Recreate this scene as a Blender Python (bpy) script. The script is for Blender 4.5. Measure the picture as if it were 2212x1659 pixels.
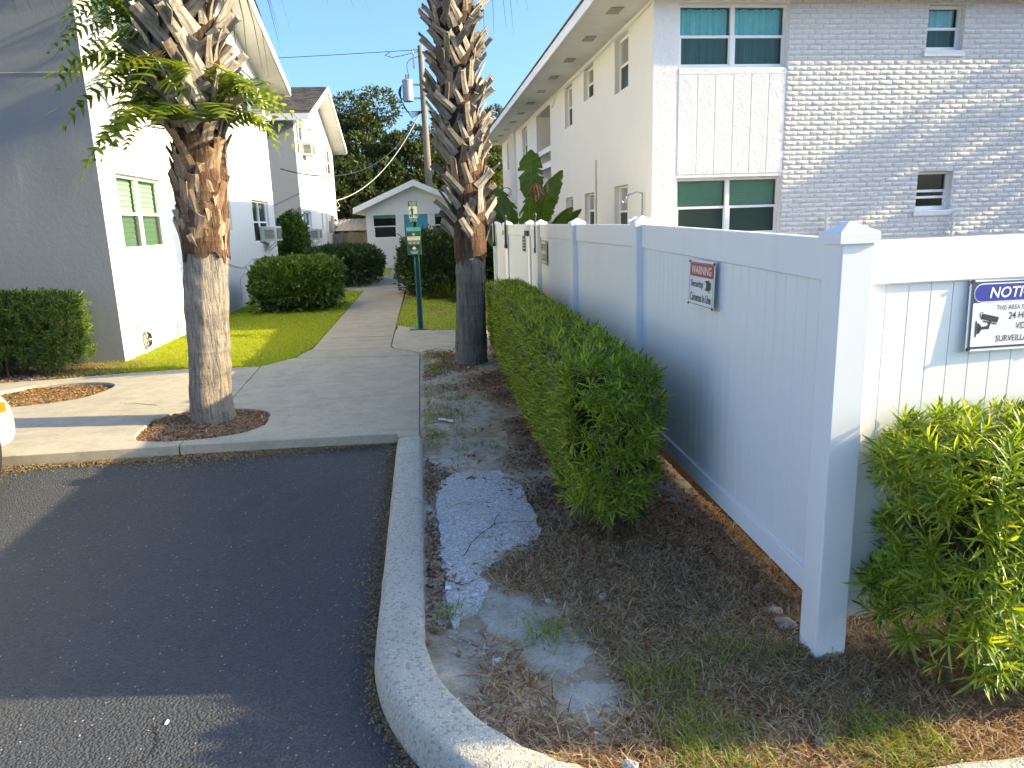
import bpy, bmesh, math, random
import numpy as np
from mathutils import Vector, Matrix, noise as mnoise

for o in list(bpy.data.objects): bpy.data.objects.remove(o)
scn = bpy.context.scene
COL = scn.collection
rnd = random.Random(7)
rng = np.random.default_rng(11)

# ------------------------------------------------------------------ camera
def basis(yaw, pitch, roll):
    cy, sy, cp, sp = math.cos(yaw), math.sin(yaw), math.cos(pitch), math.sin(pitch)
    f = Vector((sy*cp, cy*cp, -sp)); r = Vector((cy, -sy, 0)); u = r.cross(f)
    return r*math.cos(roll)+u*math.sin(roll), -r*math.sin(roll)+u*math.cos(roll), f
cam = bpy.data.cameras.new('camera'); camo = bpy.data.objects.new('camera', cam); COL.objects.link(camo)
cr, cu_, cf = basis(math.radians(6.6), math.radians(12.5), math.radians(-1.8))
camo.matrix_world = Matrix(((cr.x, cu_.x, -cf.x, 0), (cr.y, cu_.y, -cf.y, 0), (cr.z, cu_.z, -cf.z, 1.7), (0, 0, 0, 1)))
cam.sensor_width = 36; cam.lens = 1585/2212*36; cam.clip_start = .05; cam.clip_end = 2000
scn.camera = camo

# ------------------------------------------------------------------ sky, sun, exposure
SUN = Vector((1, -.13, .4286)).normalized()
world = bpy.data.worlds.new('World'); scn.world = world; world.use_nodes = True
wn = world.node_tree; wn.nodes.clear()
sky = wn.nodes.new('ShaderNodeTexSky'); sky.sky_type = 'NISHITA'; sky.sun_disc = False
sky.sun_elevation = math.asin(SUN.z); sky.sun_rotation = math.atan2(SUN.x, SUN.y)
sky.air_density = .8; sky.dust_density = 3.6; sky.ozone_density = 14.0
wb = wn.nodes.new('ShaderNodeBackground'); wb.inputs[1].default_value = .15
wo = wn.nodes.new('ShaderNodeOutputWorld')
wn.links.new(sky.outputs[0], wb.inputs[0]); wn.links.new(wb.outputs[0], wo.inputs[0])
sl = bpy.data.lights.new('sun', 'SUN'); sl.energy = 2.7; sl.angle = math.radians(.55); sl.color = (1, .885, .68)
so = bpy.data.objects.new('sun', sl); COL.objects.link(so); so.location = (30, -5, 20)
so.rotation_euler = (-SUN).to_track_quat('-Z', 'Y').to_euler()
scn.view_settings.view_transform = 'Standard'; scn.view_settings.look = 'None'
scn.view_settings.exposure = 2.05; scn.view_settings.gamma = 1
scn.view_settings.use_white_balance = True; scn.view_settings.white_balance_temperature = 9000; scn.view_settings.white_balance_tint = 4
scn.render.engine = 'CYCLES'

# ------------------------------------------------------------------ mesh and object helpers
def wloc(o):
    v = Vector((0, 0, 0))
    while o is not None: v += o.location; o = o.parent
    return v
def link(o, parent=None):
    COL.objects.link(o)
    if parent is not None: o.parent = parent
    return o
def tag(o, label=None, cat=None, group=None, kind=None):
    if label: o['label'] = label
    if cat: o['category'] = cat
    if group: o['group'] = group
    if kind: o['kind'] = kind
    return o
def thing(name, label, cat, loc, group=None):
    o = bpy.data.objects.new(name, None); o.location = loc; o.empty_display_size = .1; COL.objects.link(o)
    return tag(o, label, cat, group)
def structure(name, loc=(0, 0, 0)):
    o = bpy.data.objects.new(name, None); o.location = loc; COL.objects.link(o); o['kind'] = 'structure'
    return o
def mesh_np(name, V, F, mat, smooth=False):
    me = bpy.data.meshes.new(name)
    V = np.asarray(V, dtype=np.float32); 
    if isinstance(F, np.ndarray):
        n, k = F.shape
        me.vertices.add(len(V)); me.vertices.foreach_set('co', V.ravel())
        me.loops.add(n*k); me.loops.foreach_set('vertex_index', F.ravel().astype(np.int32))
        me.polygons.add(n); me.polygons.foreach_set('loop_start', np.arange(0, n*k, k, dtype=np.int32))
        try: me.polygons.foreach_set('loop_total', np.full(n, k, dtype=np.int32))
        except Exception: pass
        me.update(calc_edges=True); me.validate()
    else:
        me.from_pydata([tuple(v) for v in V.tolist()], [], F); me.update()
    if smooth and len(me.polygons): me.polygons.foreach_set('use_smooth', [True]*len(me.polygons))
    if mat is not None: me.materials.append(mat)
    return me
class MB:
    def __init__(s): s.v = []; s.f = []
    def add(s, V, F):
        n = len(s.v); s.v += [tuple(v) for v in V]; s.f += [tuple(i+n for i in f) for f in F]; return s
    def quad(s, *p): return s.add(p, [tuple(range(len(p)))])
    def box(s, x0, x1, y0, y1, z0, z1):
        V = [(x, y, z) for x in (x0, x1) for y in (y0, y1) for z in (z0, z1)]
        return s.add(V, [(0, 1, 3, 2), (4, 6, 7, 5), (0, 4, 5, 1), (2, 3, 7, 6), (0, 2, 6, 4), (1, 5, 7, 3)])
    def obox(s, c, a, b, d):
        c, a, b, d = map(Vector, (c, a, b, d))
        V = [c+i*a+j*b+k*d for i in (-1, 1) for j in (-1, 1) for k in (-1, 1)]
        F = [(0, 1, 3, 2), (4, 6, 7, 5), (0, 4, 5, 1), (2, 3, 7, 6), (0, 2, 6, 4), (1, 5, 7, 3)]
        if a.cross(b).dot(d) < 0: F = [f[::-1] for f in F]
        return s.add(V, F)
    def bar(s, p, q, w, h=None, up=(0, 0, 1)):
        p, q = Vector(p), Vector(q); d = q-p; h = w if h is None else h
        n = d.normalized(); side = n.cross(Vector(up))
        if side.length < 1e-4: side = n.cross(Vector((1, 0, 0)))
        side.normalize(); u2 = side.cross(n)
        return s.obox((p+q)/2, d/2, side*w/2, u2*h/2)
    def tube(s, pts, r, n=8, caps=True):
        pts = [Vector(p) for p in pts]; k = len(pts)
        rs = r if isinstance(r, (list, tuple)) else [r]*k
        t0 = (pts[1]-pts[0]).normalized(); a = t0.orthogonal().normalized(); V = []
        for i, p in enumerate(pts):
            t = (pts[min(i+1, k-1)]-pts[max(i-1, 0)]).normalized()
            a = (a-t*a.dot(t)).normalized(); b = t.cross(a)
            V += [p+(a*math.cos(2*math.pi*j/n)+b*math.sin(2*math.pi*j/n))*rs[i] for j in range(n)]
        F = [(i*n+j, i*n+(j+1) % n, (i+1)*n+(j+1) % n, (i+1)*n+j) for i in range(k-1) for j in range(n)]
        if caps: F += [tuple(range(n))[::-1], tuple((k-1)*n+j for j in range(n))]
        return s.add(V, F)
    def lathe(s, c, prof, n=16):
        c = Vector(c); k = len(prof)
        V = [c+Vector((r*math.cos(2*math.pi*j/n), r*math.sin(2*math.pi*j/n), z)) for r, z in prof for j in range(n)]
        F = [(i*n+j, i*n+(j+1) % n, (i+1)*n+(j+1) % n, (i+1)*n+j) for i in range(k-1) for j in range(n)]
        F += [tuple(range(n))[::-1], tuple((k-1)*n+j for j in range(n))]
        return s.add(V, F)
    def prism(s, poly, z0, z1, inset=0):
        # poly counter-clockwise xy; chamfered top rim of width inset
        n = len(poly); V = [(x, y, z0) for x, y in poly]
        if inset:
            V += [(x, y, z1-inset) for x, y in poly]; ins = offset_poly(poly, inset); V += [(x, y, z1) for x, y in ins]; L = 3
        else: V += [(x, y, z1) for x, y in poly]; L = 2
        F = [(l*n+i, l*n+(i+1) % n, (l+1)*n+(i+1) % n, (l+1)*n+i) for l in range(L-1) for i in range(n)]
        F += [tuple((L-1)*n+i for i in range(n)), tuple(range(n))[::-1]]
        return s.add(V, F)
    def build(s, name, mat, parent=None, smooth=False, bevel=0, kind=None, label=None):
        off = wloc(parent) if parent is not None else Vector((0, 0, 0))
        me = bpy.data.meshes.new(name)
        me.from_pydata([(v[0]-off.x, v[1]-off.y, v[2]-off.z) for v in s.v], [], s.f); me.update()
        if smooth: me.polygons.foreach_set('use_smooth', [True]*len(me.polygons))
        me.materials.append(mat)
        o = link(bpy.data.objects.new(name, me), parent)
        if bevel:
            m = o.modifiers.new('bevel', 'BEVEL'); m.width = bevel; m.segments = 2; m.limit_method = 'ANGLE'; m.angle_limit = .6
        if kind: o['kind'] = kind
        if label: o['label'] = label
        return o
    def top(s, name, mat, label=None, cat=None, group=None, kind=None, loc=None, smooth=False, bevel=0):
        # a top-level thing that is one mesh, with its origin at its base
        if loc is None:
            a = np.array(s.v); loc = ((a[:, 0].min()+a[:, 0].max())/2, (a[:, 1].min()+a[:, 1].max())/2, a[:, 2].min())
        s.v = [(v[0]-loc[0], v[1]-loc[1], v[2]-loc[2]) for v in s.v]
        o = s.build(name, mat, None, smooth, bevel); o.location = loc
        return tag(o, label, cat, group, kind)
def offset_poly(poly, d):
    n = len(poly); out = []
    for i in range(n):
        p, a, b = Vector(poly[i]), Vector(poly[i-1]), Vector(poly[(i+1) % n])
        e1 = (p-a).normalized(); e2 = (b-p).normalized()
        n1 = Vector((-e1.y, e1.x)); n2 = Vector((-e2.y, e2.x)); m = n1+n2
        if m.length < 1e-3: m = n1.copy()
        m.normalize(); out.append(tuple(p+m*d/max(.4, m.dot(n1))))
    return out
def place(name, me, M, parent=None):
    o = bpy.data.objects.new(name, me); link(o, parent)
    if parent is not None: M = Matrix.Translation(-wloc(parent)) @ M
    o.matrix_local = M
    return o
def frame_m(O, U, V, N):
    return Matrix(((U[0], V[0], N[0], O[0]), (U[1], V[1], N[1], O[1]), (U[2], V[2], N[2], O[2]), (0, 0, 0, 1)))
def nz(x, y, z=0): return mnoise.noise(Vector((x, y, z)))
def inpoly(px, py, poly):
    px = np.asarray(px); py = np.asarray(py); c = np.zeros(px.shape, bool); n = len(poly)
    for i in range(n):
        x0, y0 = poly[i]; x1, y1 = poly[i-1]
        t = (y0 > py) != (y1 > py)
        c ^= t & (px < (x1-x0)*(py-y0)/(y1-y0+1e-12)+x0)
    return c

# ------------------------------------------------------------------ materials
class NT:
    def __init__(s, name):
        s.m = bpy.data.materials.new(name); s.m.use_nodes = True; s.t = s.m.node_tree; s.t.nodes.clear()
        s.out = s.n('ShaderNodeOutputMaterial'); s._pos = None
    def n(s, typ, **kw):
        nd = s.t.nodes.new(typ)
        for k, v in kw.items(): setattr(nd, k, v)
        return nd
    def l(s, a, b): s.t.links.new(a, b)
    def pos(s):
        if s._pos is None: s._pos = s.n('ShaderNodeNewGeometry').outputs['Position']
        return s._pos
    def objc(s): return s.n('ShaderNodeTexCoord').outputs['Object']
    def mapping(s, src, sc, rot=(0, 0, 0)):
        m = s.n('ShaderNodeMapping'); s.l(src, m.inputs[0]); m.inputs['Scale'].default_value = sc; m.inputs['Rotation'].default_value = rot
        return m.outputs[0]
    def noise(s, scale, detail=5, rough=.6, src=None, dist=0):
        t = s.n('ShaderNodeTexNoise'); t.inputs['Scale'].default_value = scale; t.inputs['Detail'].default_value = detail
        t.inputs['Roughness'].default_value = rough; t.inputs['Distortion'].default_value = dist
        s.l(src or s.pos(), t.inputs['Vector']); return t.outputs['Fac']
    def voro(s, scale, feature='F1', out='Distance', src=None, rand=1):
        t = s.n('ShaderNodeTexVoronoi', feature=feature); t.inputs['Scale'].default_value = scale; t.inputs['Randomness'].default_value = rand
        s.l(src or s.pos(), t.inputs['Vector']); return t.outputs[out]
    def ramp(s, fac, stops, interp='LINEAR'):
        r = s.n('ShaderNodeValToRGB'); r.color_ramp.interpolation = interp; e = r.color_ramp.elements
        while len(e) < len(stops): e.new(.5)
        for el, (p, c) in zip(e, stops):
            el.position = p; el.color = (c, c, c, 1) if isinstance(c, (int, float)) else (*c, 1)
        s.l(fac, r.inputs[0]); return r.outputs[0]
    def mix(s, fac, a, b, mode='MIX'):
        m = s.n('ShaderNodeMix', data_type='RGBA', blend_type=mode)
        for sock, v in ((m.inputs[0], fac), (m.inputs[6], a), (m.inputs[7], b)):
            if hasattr(v, 'is_linked'): s.l(v, sock)
            elif isinstance(v, (int, float)): sock.default_value = v if sock == m.inputs[0] else (v, v, v, 1)
            else: sock.default_value = (*v, 1)
        return m.outputs[2]
    def math(s, op, a, b=0):
        m = s.n('ShaderNodeMath', operation=op)
        for i, v in enumerate((a, b)):
            if hasattr(v, 'is_linked'): s.l(v, m.inputs[i])
            else: m.inputs[i].default_value = v
        return m.outputs[0]
    def bump(s, h, strength=.3, dist=.01, prev=None):
        b = s.n('ShaderNodeBump'); b.inputs['Strength'].default_value = strength; b.inputs['Distance'].default_value = dist
        s.l(h, b.inputs['Height'])
        if prev: s.l(prev, b.inputs['Normal'])
        return b.outputs[0]
    def pbsdf(s, color, rough=.7, spec=.4, normal=None, metal=0, trans=0, tcol=None):
        p = s.n('ShaderNodeBsdfPrincipled')
        for k, v in (('Base Color', color), ('Roughness', rough), ('Metallic', metal)):
            if hasattr(v, 'is_linked'): s.l(v, p.inputs[k])
            elif k == 'Base Color': p.inputs[k].default_value = (*v, 1)
            else: p.inputs[k].default_value = v
        p.inputs['Specular IOR Level'].default_value = spec
        if normal: s.l(normal, p.inputs['Normal'])
        res = p.outputs[0]
        if trans:
            tr = s.n('ShaderNodeBsdfTranslucent'); mx = s.n('ShaderNodeMixShader'); mx.inputs[0].default_value = trans
            c = tcol if tcol is not None else color
            if hasattr(c, 'is_linked'): s.l(c, tr.inputs[0])
            else: tr.inputs[0].default_value = (*c, 1)
            s.l(res, mx.inputs[1]); s.l(tr.outputs[0], mx.inputs[2]); res = mx.outputs[0]
        s.l(res, s.out.inputs[0]); return s.m
    def isl(s): return s.n('ShaderNodeNewGeometry').outputs['Random Per Island']
    def orand(s): return s.n('ShaderNodeObjectInfo').outputs['Random']
def plain(name, c, rough=.5, spec=.4, metal=0, var=.12, scale=8, bump=0, bscale=80):
    t = NT(name); f = t.noise(scale, 6, .65)
    a = tuple(max(0, x*(1-var)) for x in c); b = tuple(min(1, x*(1+var)) for x in c)
    nrm = t.bump(t.noise(bscale, 4), bump, .004) if bump else None
    return t.pbsdf(t.ramp(f, [(.3, a), (.7, b)]), rough, spec, nrm, metal)
def leafmat(name, cols, rough=.45, trans=.3, tint=(1.5, 1.5, .6), spec=.4, big=None):
    t = NT(name); k = len(cols); r = t.isl()
    c = t.ramp(r, [(i/(k-1), cc) for i, cc in enumerate(cols)])
    if big: c = t.mix(t.ramp(t.noise(big[0], 3), [(.35, 0), (.65, 1)]), c, t.mix(1, c, big[1], 'MULTIPLY'))
    tc = t.mix(1, c, tint, 'MULTIPLY')
    return t.pbsdf(c, rough, spec, None, 0, trans, tc)

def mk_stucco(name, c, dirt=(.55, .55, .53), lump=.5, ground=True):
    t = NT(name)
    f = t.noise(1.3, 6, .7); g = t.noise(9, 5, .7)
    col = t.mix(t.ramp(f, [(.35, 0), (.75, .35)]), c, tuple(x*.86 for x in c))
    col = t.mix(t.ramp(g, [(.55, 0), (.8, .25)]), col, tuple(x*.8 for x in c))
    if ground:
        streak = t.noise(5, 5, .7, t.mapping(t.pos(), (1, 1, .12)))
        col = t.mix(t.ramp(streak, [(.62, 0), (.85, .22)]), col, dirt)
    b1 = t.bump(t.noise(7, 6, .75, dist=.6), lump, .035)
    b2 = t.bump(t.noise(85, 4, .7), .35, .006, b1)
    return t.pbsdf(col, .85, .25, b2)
STUCCO = mk_stucco('white_stucco', (.74, .725, .685), lump=.22)
STUCCO_R = mk_stucco('rough_white_stucco', (.79, .785, .765), lump=.55)
STUCCO_C = mk_stucco('grey_white_stucco', (.80, .785, .76), lump=.15)
STUCCO_G = mk_stucco('dark_grey_stucco', (.20, .215, .225), lump=.14)  # darker grey, for the front wall of the first left building
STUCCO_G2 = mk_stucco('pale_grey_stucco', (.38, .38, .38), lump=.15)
def mk_brick():
    t = NT('white_painted_brick')
    tone = t.ramp(t.isl(), [(0, (.78, .775, .765)), (.5, (.81, .80, .785)), (1, (.83, .82, .80))])
    col = t.mix(t.ramp(t.noise(14, 6, .7), [(.5, 0), (.8, .3)]), tone, (.66, .66, .65))
    b1 = t.bump(t.noise(24, 6, .85, dist=1.5), 1.0, .035)
    return t.pbsdf(col, .6, .35, t.bump(t.noise(110, 3), .3, .004, b1))
BRICK = mk_brick()
MORTAR = plain('white_painted_mortar', (.66, .655, .645), .8, .2, var=.15, scale=20, bump=.5)
TRIM = plain('white_trim_paint', (.80, .79, .775), .5, .4, var=.05, scale=5, bump=.1)
FRAME = plain('white_window_frame', (.80, .80, .785), .4, .45, var=.03, scale=4)
SOFFIT = plain('soffit_paint', (.70, .69, .665), .8, .2, var=.07, scale=3, bump=.4, bscale=120)
def mk_vinyl():
    t = NT('white_vinyl')
    f = t.noise(2.2, 6, .7); st = t.noise(4, 5, .7, t.mapping(t.pos(), (1, 1, .08)))
    col = t.mix(t.ramp(f, [(.4, 0), (.8, .3)]), (.82, .81, .785), (.75, .74, .715))
    col = t.mix(t.ramp(st, [(.58, 0), (.85, .35)]), col, (.58, .575, .54))
    sp = t.voro(55, 'F1'); col = t.mix(t.ramp(sp, [(.05, .35), (.09, 0)]), col, (.4, .38, .35))
    return t.pbsdf(col, t.ramp(f, [(.3, .32), (.8, .5)]), .45, t.bump(t.noise(120, 3), .06, .003))
VINYL = mk_vinyl()
def mk_concrete(name, c, warm, speck=True, dark=.6, agg=0):
    t = NT(name)
    f = t.noise(.9, 7, .7); g = t.noise(5, 6, .75); h = t.noise(60, 4, .7)
    col = t.mix(t.ramp(f, [(.35, 0), (.7, 1)]), c, warm)
    col = t.mix(t.ramp(g, [(.42, 0), (.72, dark)]), col, tuple(x*.5 for x in c))
    col = t.mix(t.ramp(h, [(.4, 0), (.7, .45)]), col, tuple(x*.62 for x in c))
    tr = t.noise(1.2, 4, .6, t.mapping(t.pos(), (.35, 5, 1)))
    col = t.mix(t.ramp(tr, [(.5, 0), (.75, .35)]), col, tuple(x*.6 for x in c))
    nrm = t.bump(h, .35, .004)
    if speck:
        col = t.mix(t.ramp(t.voro(24, 'F1'), [(.06, .55), (.11, 0)]), col, tuple(x*.28 for x in c))
        col = t.mix(t.ramp(t.voro(17.3, 'F1'), [(.04, .5), (.07, 0)]), col, tuple(min(.8, x*1.7) for x in c))
    if agg:
        v = t.voro(90, 'F1'); vr = t.voro(90, 'F1', 'Color')
        sx = t.n('ShaderNodeSeparateColor'); t.l(vr, sx.inputs[0])
        m = t.math('MULTIPLY', t.ramp(v, [(.3, 1), (.48, 0)]), t.ramp(sx.outputs[0], [(.45, 0), (.6, 1)]))
        m = t.math('MULTIPLY', m, t.ramp(t.noise(7, 4), [(.35, .2), (.6, 1)]))
        col = t.mix(m, col, (.62, .61, .57)); col = t.mix(t.ramp(sx.outputs[1], [(.8, 0), (.9, .45)]), col, (.13, .13, .12))
        nrm = t.bump(t.math('ADD', t.math('MULTIPLY', m, 1), t.noise(150, 3)), .7, .006)
    return t.pbsdf(col, .88, .25, nrm)
CONC = mk_concrete('sidewalk_concrete', (.47, .425, .345), (.49, .42, .305))
CONC2 = mk_concrete('walkway_concrete', (.43, .38, .30), (.45, .375, .265))
KERB = mk_concrete('kerb_concrete', (.54, .50, .43), (.56, .51, .42), speck=False, dark=.35, agg=1)
def mk_asphalt():
    t = NT('asphalt')
    f = t.noise(.7, 6, .7); h = t.noise(170, 3, .7); v = t.voro(95, 'F1'); vc = t.voro(95, 'F1', 'Color')
    sx = t.n('ShaderNodeSeparateColor'); t.l(vc, sx.inputs[0])
    col = t.mix(t.ramp(f, [(.3, 0), (.7, 1)]), (.036, .043, .055), (.052, .059, .069))
    col = t.mix(t.ramp(sx.outputs[0], [(.0, 0), (1, .5)]), col, (.10, .105, .115))
    col = t.mix(t.math('MULTIPLY', t.ramp(sx.outputs[1], [(.985, 0), (.992, 1)]), t.ramp(v, [(.3, 1), (.45, 0)])), col, (.42, .40, .35))
    col = t.mix(t.ramp(t.noise(2.5, 5, .7), [(.55, 0), (.75, .35)]), col, (.085, .08, .072))
    col = t.mix(t.ramp(t.noise(.45, 5, .65, dist=.8), [(.56, 0), (.66, .45)]), col, (.022, .023, .027))
    col = t.mix(t.ramp(t.noise(1.3, 6, .7, t.mapping(t.pos(), (1, .35, 1), (0, 0, .5))), [(.58, 0), (.72, .4)]), col, (.085, .085, .084))
    hgt = t.math('SUBTRACT', t.math('MULTIPLY', h, .4), v)
    return t.pbsdf(col, .72, .4, t.bump(hgt, 1.0, .012))
ASPH = mk_asphalt()
def mk_soil():
    t = NT('sandy_soil')
    f = t.noise(1.6, 6, .7); g = t.noise(14, 6, .75); h = t.noise(120, 3, .7)
    col = t.ramp(f, [(.3, (.27, .19, .125)), (.45, (.39, .31, .225)), (.6, (.52, .47, .40)), (.8, (.56, .52, .46))])
    col = t.mix(t.ramp(g, [(.45, 0), (.7, .6)]), col, (.17, .115, .07))
    col = t.mix(t.ramp(t.voro(60), [(.08, .7), (.16, 0)]), col, (.09, .06, .04))
    return t.pbsdf(col, .95, .15, t.bump(g, .6, .02, t.bump(h, .5, .006)))
def mk_sand():
    t = NT('pale_sand'); f = t.noise(9, 6, .75); h = t.noise(90, 4, .7)
    col = t.ramp(f, [(.3, (.27, .235, .185)), (.5, (.40, .37, .315)), (.7, (.47, .445, .39))])
    col = t.mix(t.ramp(t.voro(70), [(.10, .8), (.2, 0)]), col, (.10, .08, .055)); col = t.mix(t.ramp(h, [(.5, 0), (.75, .5)]), col, (.24, .21, .17))
    return t.pbsdf(col, .95, .1, t.bump(h, .6, .006, t.bump(f, .6, .02)))
SAND = mk_sand()
SOIL = mk_soil()
LEAFSOIL = plain('dark_leaf_soil', (.09, .055, .032), .95, .1, var=.5, scale=25, bump=.8, bscale=40)
def mk_ground():
    t = NT('grassy_earth')
    f = t.noise(1.1, 6, .7); g = t.noise(25, 5, .75)
    col = t.ramp(f, [(.3, (.08, .11, .025)), (.6, (.12, .14, .04)), (.8, (.18, .15, .08))])
    col = t.mix(t.ramp(g, [(.4, 0), (.7, .6)]), col, (.045, .045, .015))
    return t.pbsdf(col, .95, .15, t.bump(g, .7, .03))
EARTH = mk_ground()
def mk_lawn():
    t = NT('lawn_turf'); f = t.noise(2.1, 6, .7); g = t.noise(40, 5, .75)
    col = t.ramp(f, [(.3, (.17, .26, .04)), (.6, (.25, .33, .055)), (.8, (.34, .33, .11))])
    col = t.mix(t.ramp(g, [(.4, 0), (.7, .5)]), col, (.14, .16, .04))
    return t.pbsdf(col, .95, .15, t.bump(g, .6, .02))
LAWN = mk_lawn()
def mk_patch():
    t = NT('old_grey_asphalt')
    v = t.voro(120); vc = t.voro(120, 'F1', 'Color'); sx = t.n('ShaderNodeSeparateColor'); t.l(vc, sx.inputs[0])
    col = t.ramp(sx.outputs[0], [(0, (.24, .245, .25)), (.5, (.44, .445, .45)), (1, (.60, .605, .61))])
    col = t.mix(t.ramp(t.noise(4, 5, .7), [(.5, 0), (.72, .8)]), col, (.46, .43, .38))
    return t.pbsdf(col, .9, .25, t.bump(v, -.6, .006))
PATCH = mk_patch()
def mk_trunk(name, c1, c2, c3, green=0):
    t = NT(name); o = t.pos()
    fib = t.noise(38, 5, .75, t.mapping(o, (1, 1, .1)), .4); ring = t.noise(3, 3, .6, t.mapping(o, (.25, .25, 7)))
    blot = t.noise(6, 5, .7)
    col = t.ramp(fib, [(.33, c1), (.5, c2), (.7, c3)])
    col = t.mix(t.ramp(blot, [(.5, 0), (.75, .5)]), col, tuple(x*1.25 for x in c3))
    col = t.mix(t.ramp(ring, [(.55, 0), (.7, .35)]), col, c1)
    if green: col = t.mix(t.ramp(t.noise(2.4, 4), [(.5, 0), (.7, green)]), col, (.09, .12, .05))
    h = t.math('ADD', fib, t.math('MULTIPLY', ring, .35))
    return t.pbsdf(col, .92, .15, t.bump(h, 1.0, .045))
TRUNK_L = mk_trunk('grey_palm_bark', (.10, .08, .065), (.30, .255, .21), (.40, .345, .285))
TRUNK_R = mk_trunk('dark_palm_bark', (.08, .07, .055), (.24, .21, .175), (.33, .295, .245), .6)
FIBRE = mk_trunk('brown_palm_fibre', (.04, .022, .014), (.12, .065, .04), (.22, .14, .09))
CORE = mk_trunk('dark_palm_core', (.03, .02, .014), (.07, .045, .03), (.11, .075, .05))
def mk_boot(name, cols, mark=True):
    t = NT(name); o = t.objc()
    tone = t.ramp(t.orand(), [(i/(len(cols)-1), c) for i, c in enumerate(cols)])
    fib = t.noise(18, 5, .75, t.mapping(o, (3, 3, .35)))
    col = t.mix(t.ramp(fib, [(.4, 0), (.65, .7)]), tone, (.07, .055, .042))
    col = t.mix(t.ramp(t.noise(11, 5, .7, o), [(.52, 0), (.66, .75)]), col, (.50, .455, .385))
    return t.pbsdf(col, .85, .2, t.bump(fib, .7, .012))
BOOT = mk_boot('weathered_leaf_base', [(.20, .15, .11), (.36, .31, .25), (.44, .385, .32), (.28, .22, .16)])
BOOT_B = mk_boot('brown_leaf_base', [(.19, .10, .055), (.33, .21, .13), (.40, .29, .20), (.27, .15, .085)])
def mk_wood(name, c1, c2):
    t = NT(name); f = t.noise(20, 5, .7, t.mapping(t.pos(), (1, 1, .06)))
    tone = t.mix(t.orand(), c1, c2)
    return t.pbsdf(t.mix(t.ramp(f, [(.4, 0), (.7, .7)]), tone, tuple(x*.4 for x in c1)), .85, .2, t.bump(f, .5, .01))
PLANK = mk_wood('grey_fence_wood', (.22, .19, .16), (.30, .27, .235))
POLEW = mk_wood('pole_wood', (.22, .195, .165), (.24, .21, .175))
STEMW = mk_wood('shrub_stem_bark', (.13, .09, .06), (.17, .12, .085))
PODO = leafmat('podocarpus_leaf', [(0.035, 0.08, 0.014), (0.11, 0.19, 0.024), (0.21, 0.31, 0.038), (0.32, 0.4, 0.052), (0.42, 0.46, 0.07)], .38, .42, (1.6, 1.5, .5), .35)
PODO_L = leafmat('shaded_podocarpus_leaf', [(.02, .05, .01), (.055, .105, .016), (.10, .16, .024), (.16, .22, .034)], .38, .3, (1.6, 1.5, .5), .35)  # darkened copy of the podocarpus leaf: the left hedge's shade put into its colour
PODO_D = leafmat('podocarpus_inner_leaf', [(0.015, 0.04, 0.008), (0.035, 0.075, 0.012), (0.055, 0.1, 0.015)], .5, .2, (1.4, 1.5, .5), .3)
BROAD = leafmat('broad_shrub_leaf', [(0.03, 0.07, 0.016), (0.07, 0.14, 0.026), (0.12, 0.2, 0.035), (0.17, 0.25, 0.045)], .35, .25, (1.5, 1.5, .6), .5)
BROAD_D = leafmat('dark_shrub_leaf', [(0.02, 0.05, 0.016), (0.04, 0.085, 0.025), (0.065, 0.115, 0.03)], .35, .2, (1.5, 1.5, .6), .5)
OAK = leafmat('tree_leaf', [(0.018, 0.034, 0.012), (0.036, 0.06, 0.018), (0.06, 0.09, 0.026), (0.095, 0.125, 0.036)], .5, .25, (1.5, 1.5, .5), .35, (.35, (1.25, 1.0, .75)))
OAK2 = leafmat('yellowish_tree_leaf', [(.033, .052, .008), (.072, .098, .013), (.117, .143, .018)], .5, .3, (1.5, 1.4, .5), .35)
FROND = leafmat('palm_frond_leaf', [(.039, .065, .016), (.078, .111, .023), (.130, .143, .039)], .5, .3)
FERN = leafmat('fern_leaf', [(0.035, 0.075, 0.012), (0.075, 0.13, 0.018), (0.15, 0.21, 0.025), (0.25, 0.28, 0.035)], .45, .5, (1.9, 1.7, .5))
FERN_Y = leafmat('yellowed_fern_leaf', [(.30, .22, .04), (.40, .28, .06)], .5, .4, (1.3, 1.2, .6))
GRASS = leafmat('lawn_grass', [(0.18, 0.27, 0.04), (0.3, 0.41, 0.055), (0.4, 0.48, 0.065), (0.46, 0.46, 0.11)], .55, .55, (1.6, 1.5, .45), .25, (3.2, (1.12, .93, 1.0)))
TUFT = leafmat('weed_grass', [(0.12, 0.17, 0.03), (0.2, 0.26, 0.04), (0.3, 0.32, 0.06)], .55, .4, (1.5, 1.4, .5), .25)
STRAW = leafmat('dead_grass', [(0.17, 0.085, 0.04), (0.36, 0.21, 0.11), (0.56, 0.41, 0.25), (0.7, 0.57, 0.4)], .8, .45, (1.25, 1.1, .8), .2)
MULCH = leafmat('mulch_chip', [(0.09, 0.035, 0.018), (0.24, 0.1, 0.05), (0.36, 0.19, 0.11), (0.42, 0.3, 0.2)], .9, .05, (1, 1, 1), .15)
CHIPS = leafmat('orange_leaf_litter', [(.192, .090, .036), (.336, .180, .072), (.456, .288, .132), (.264, .144, .072)], .85, .1, (1, 1, 1), .2)
DEBRIS = leafmat('oak_catkin_debris', [(.16, .10, .04), (.28, .20, .10), (.36, .28, .17)], .9, .05, (1, 1, 1), .15)
def mk_paddle():
    t = NT('paddle_leaf'); o = t.objc()
    rib = t.noise(9, 3, .5, t.mapping(o, (.3, 9, 1)))
    col = t.ramp(rib, [(.3, (.035, .08, .016)), (.7, (.08, .15, .03))])
    return t.pbsdf(col, .33, .5, t.bump(rib, .3, .01), 0, .3, t.mix(1, col, (1.5, 1.5, .5), 'MULTIPLY'))
PADDLE = mk_paddle()
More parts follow.
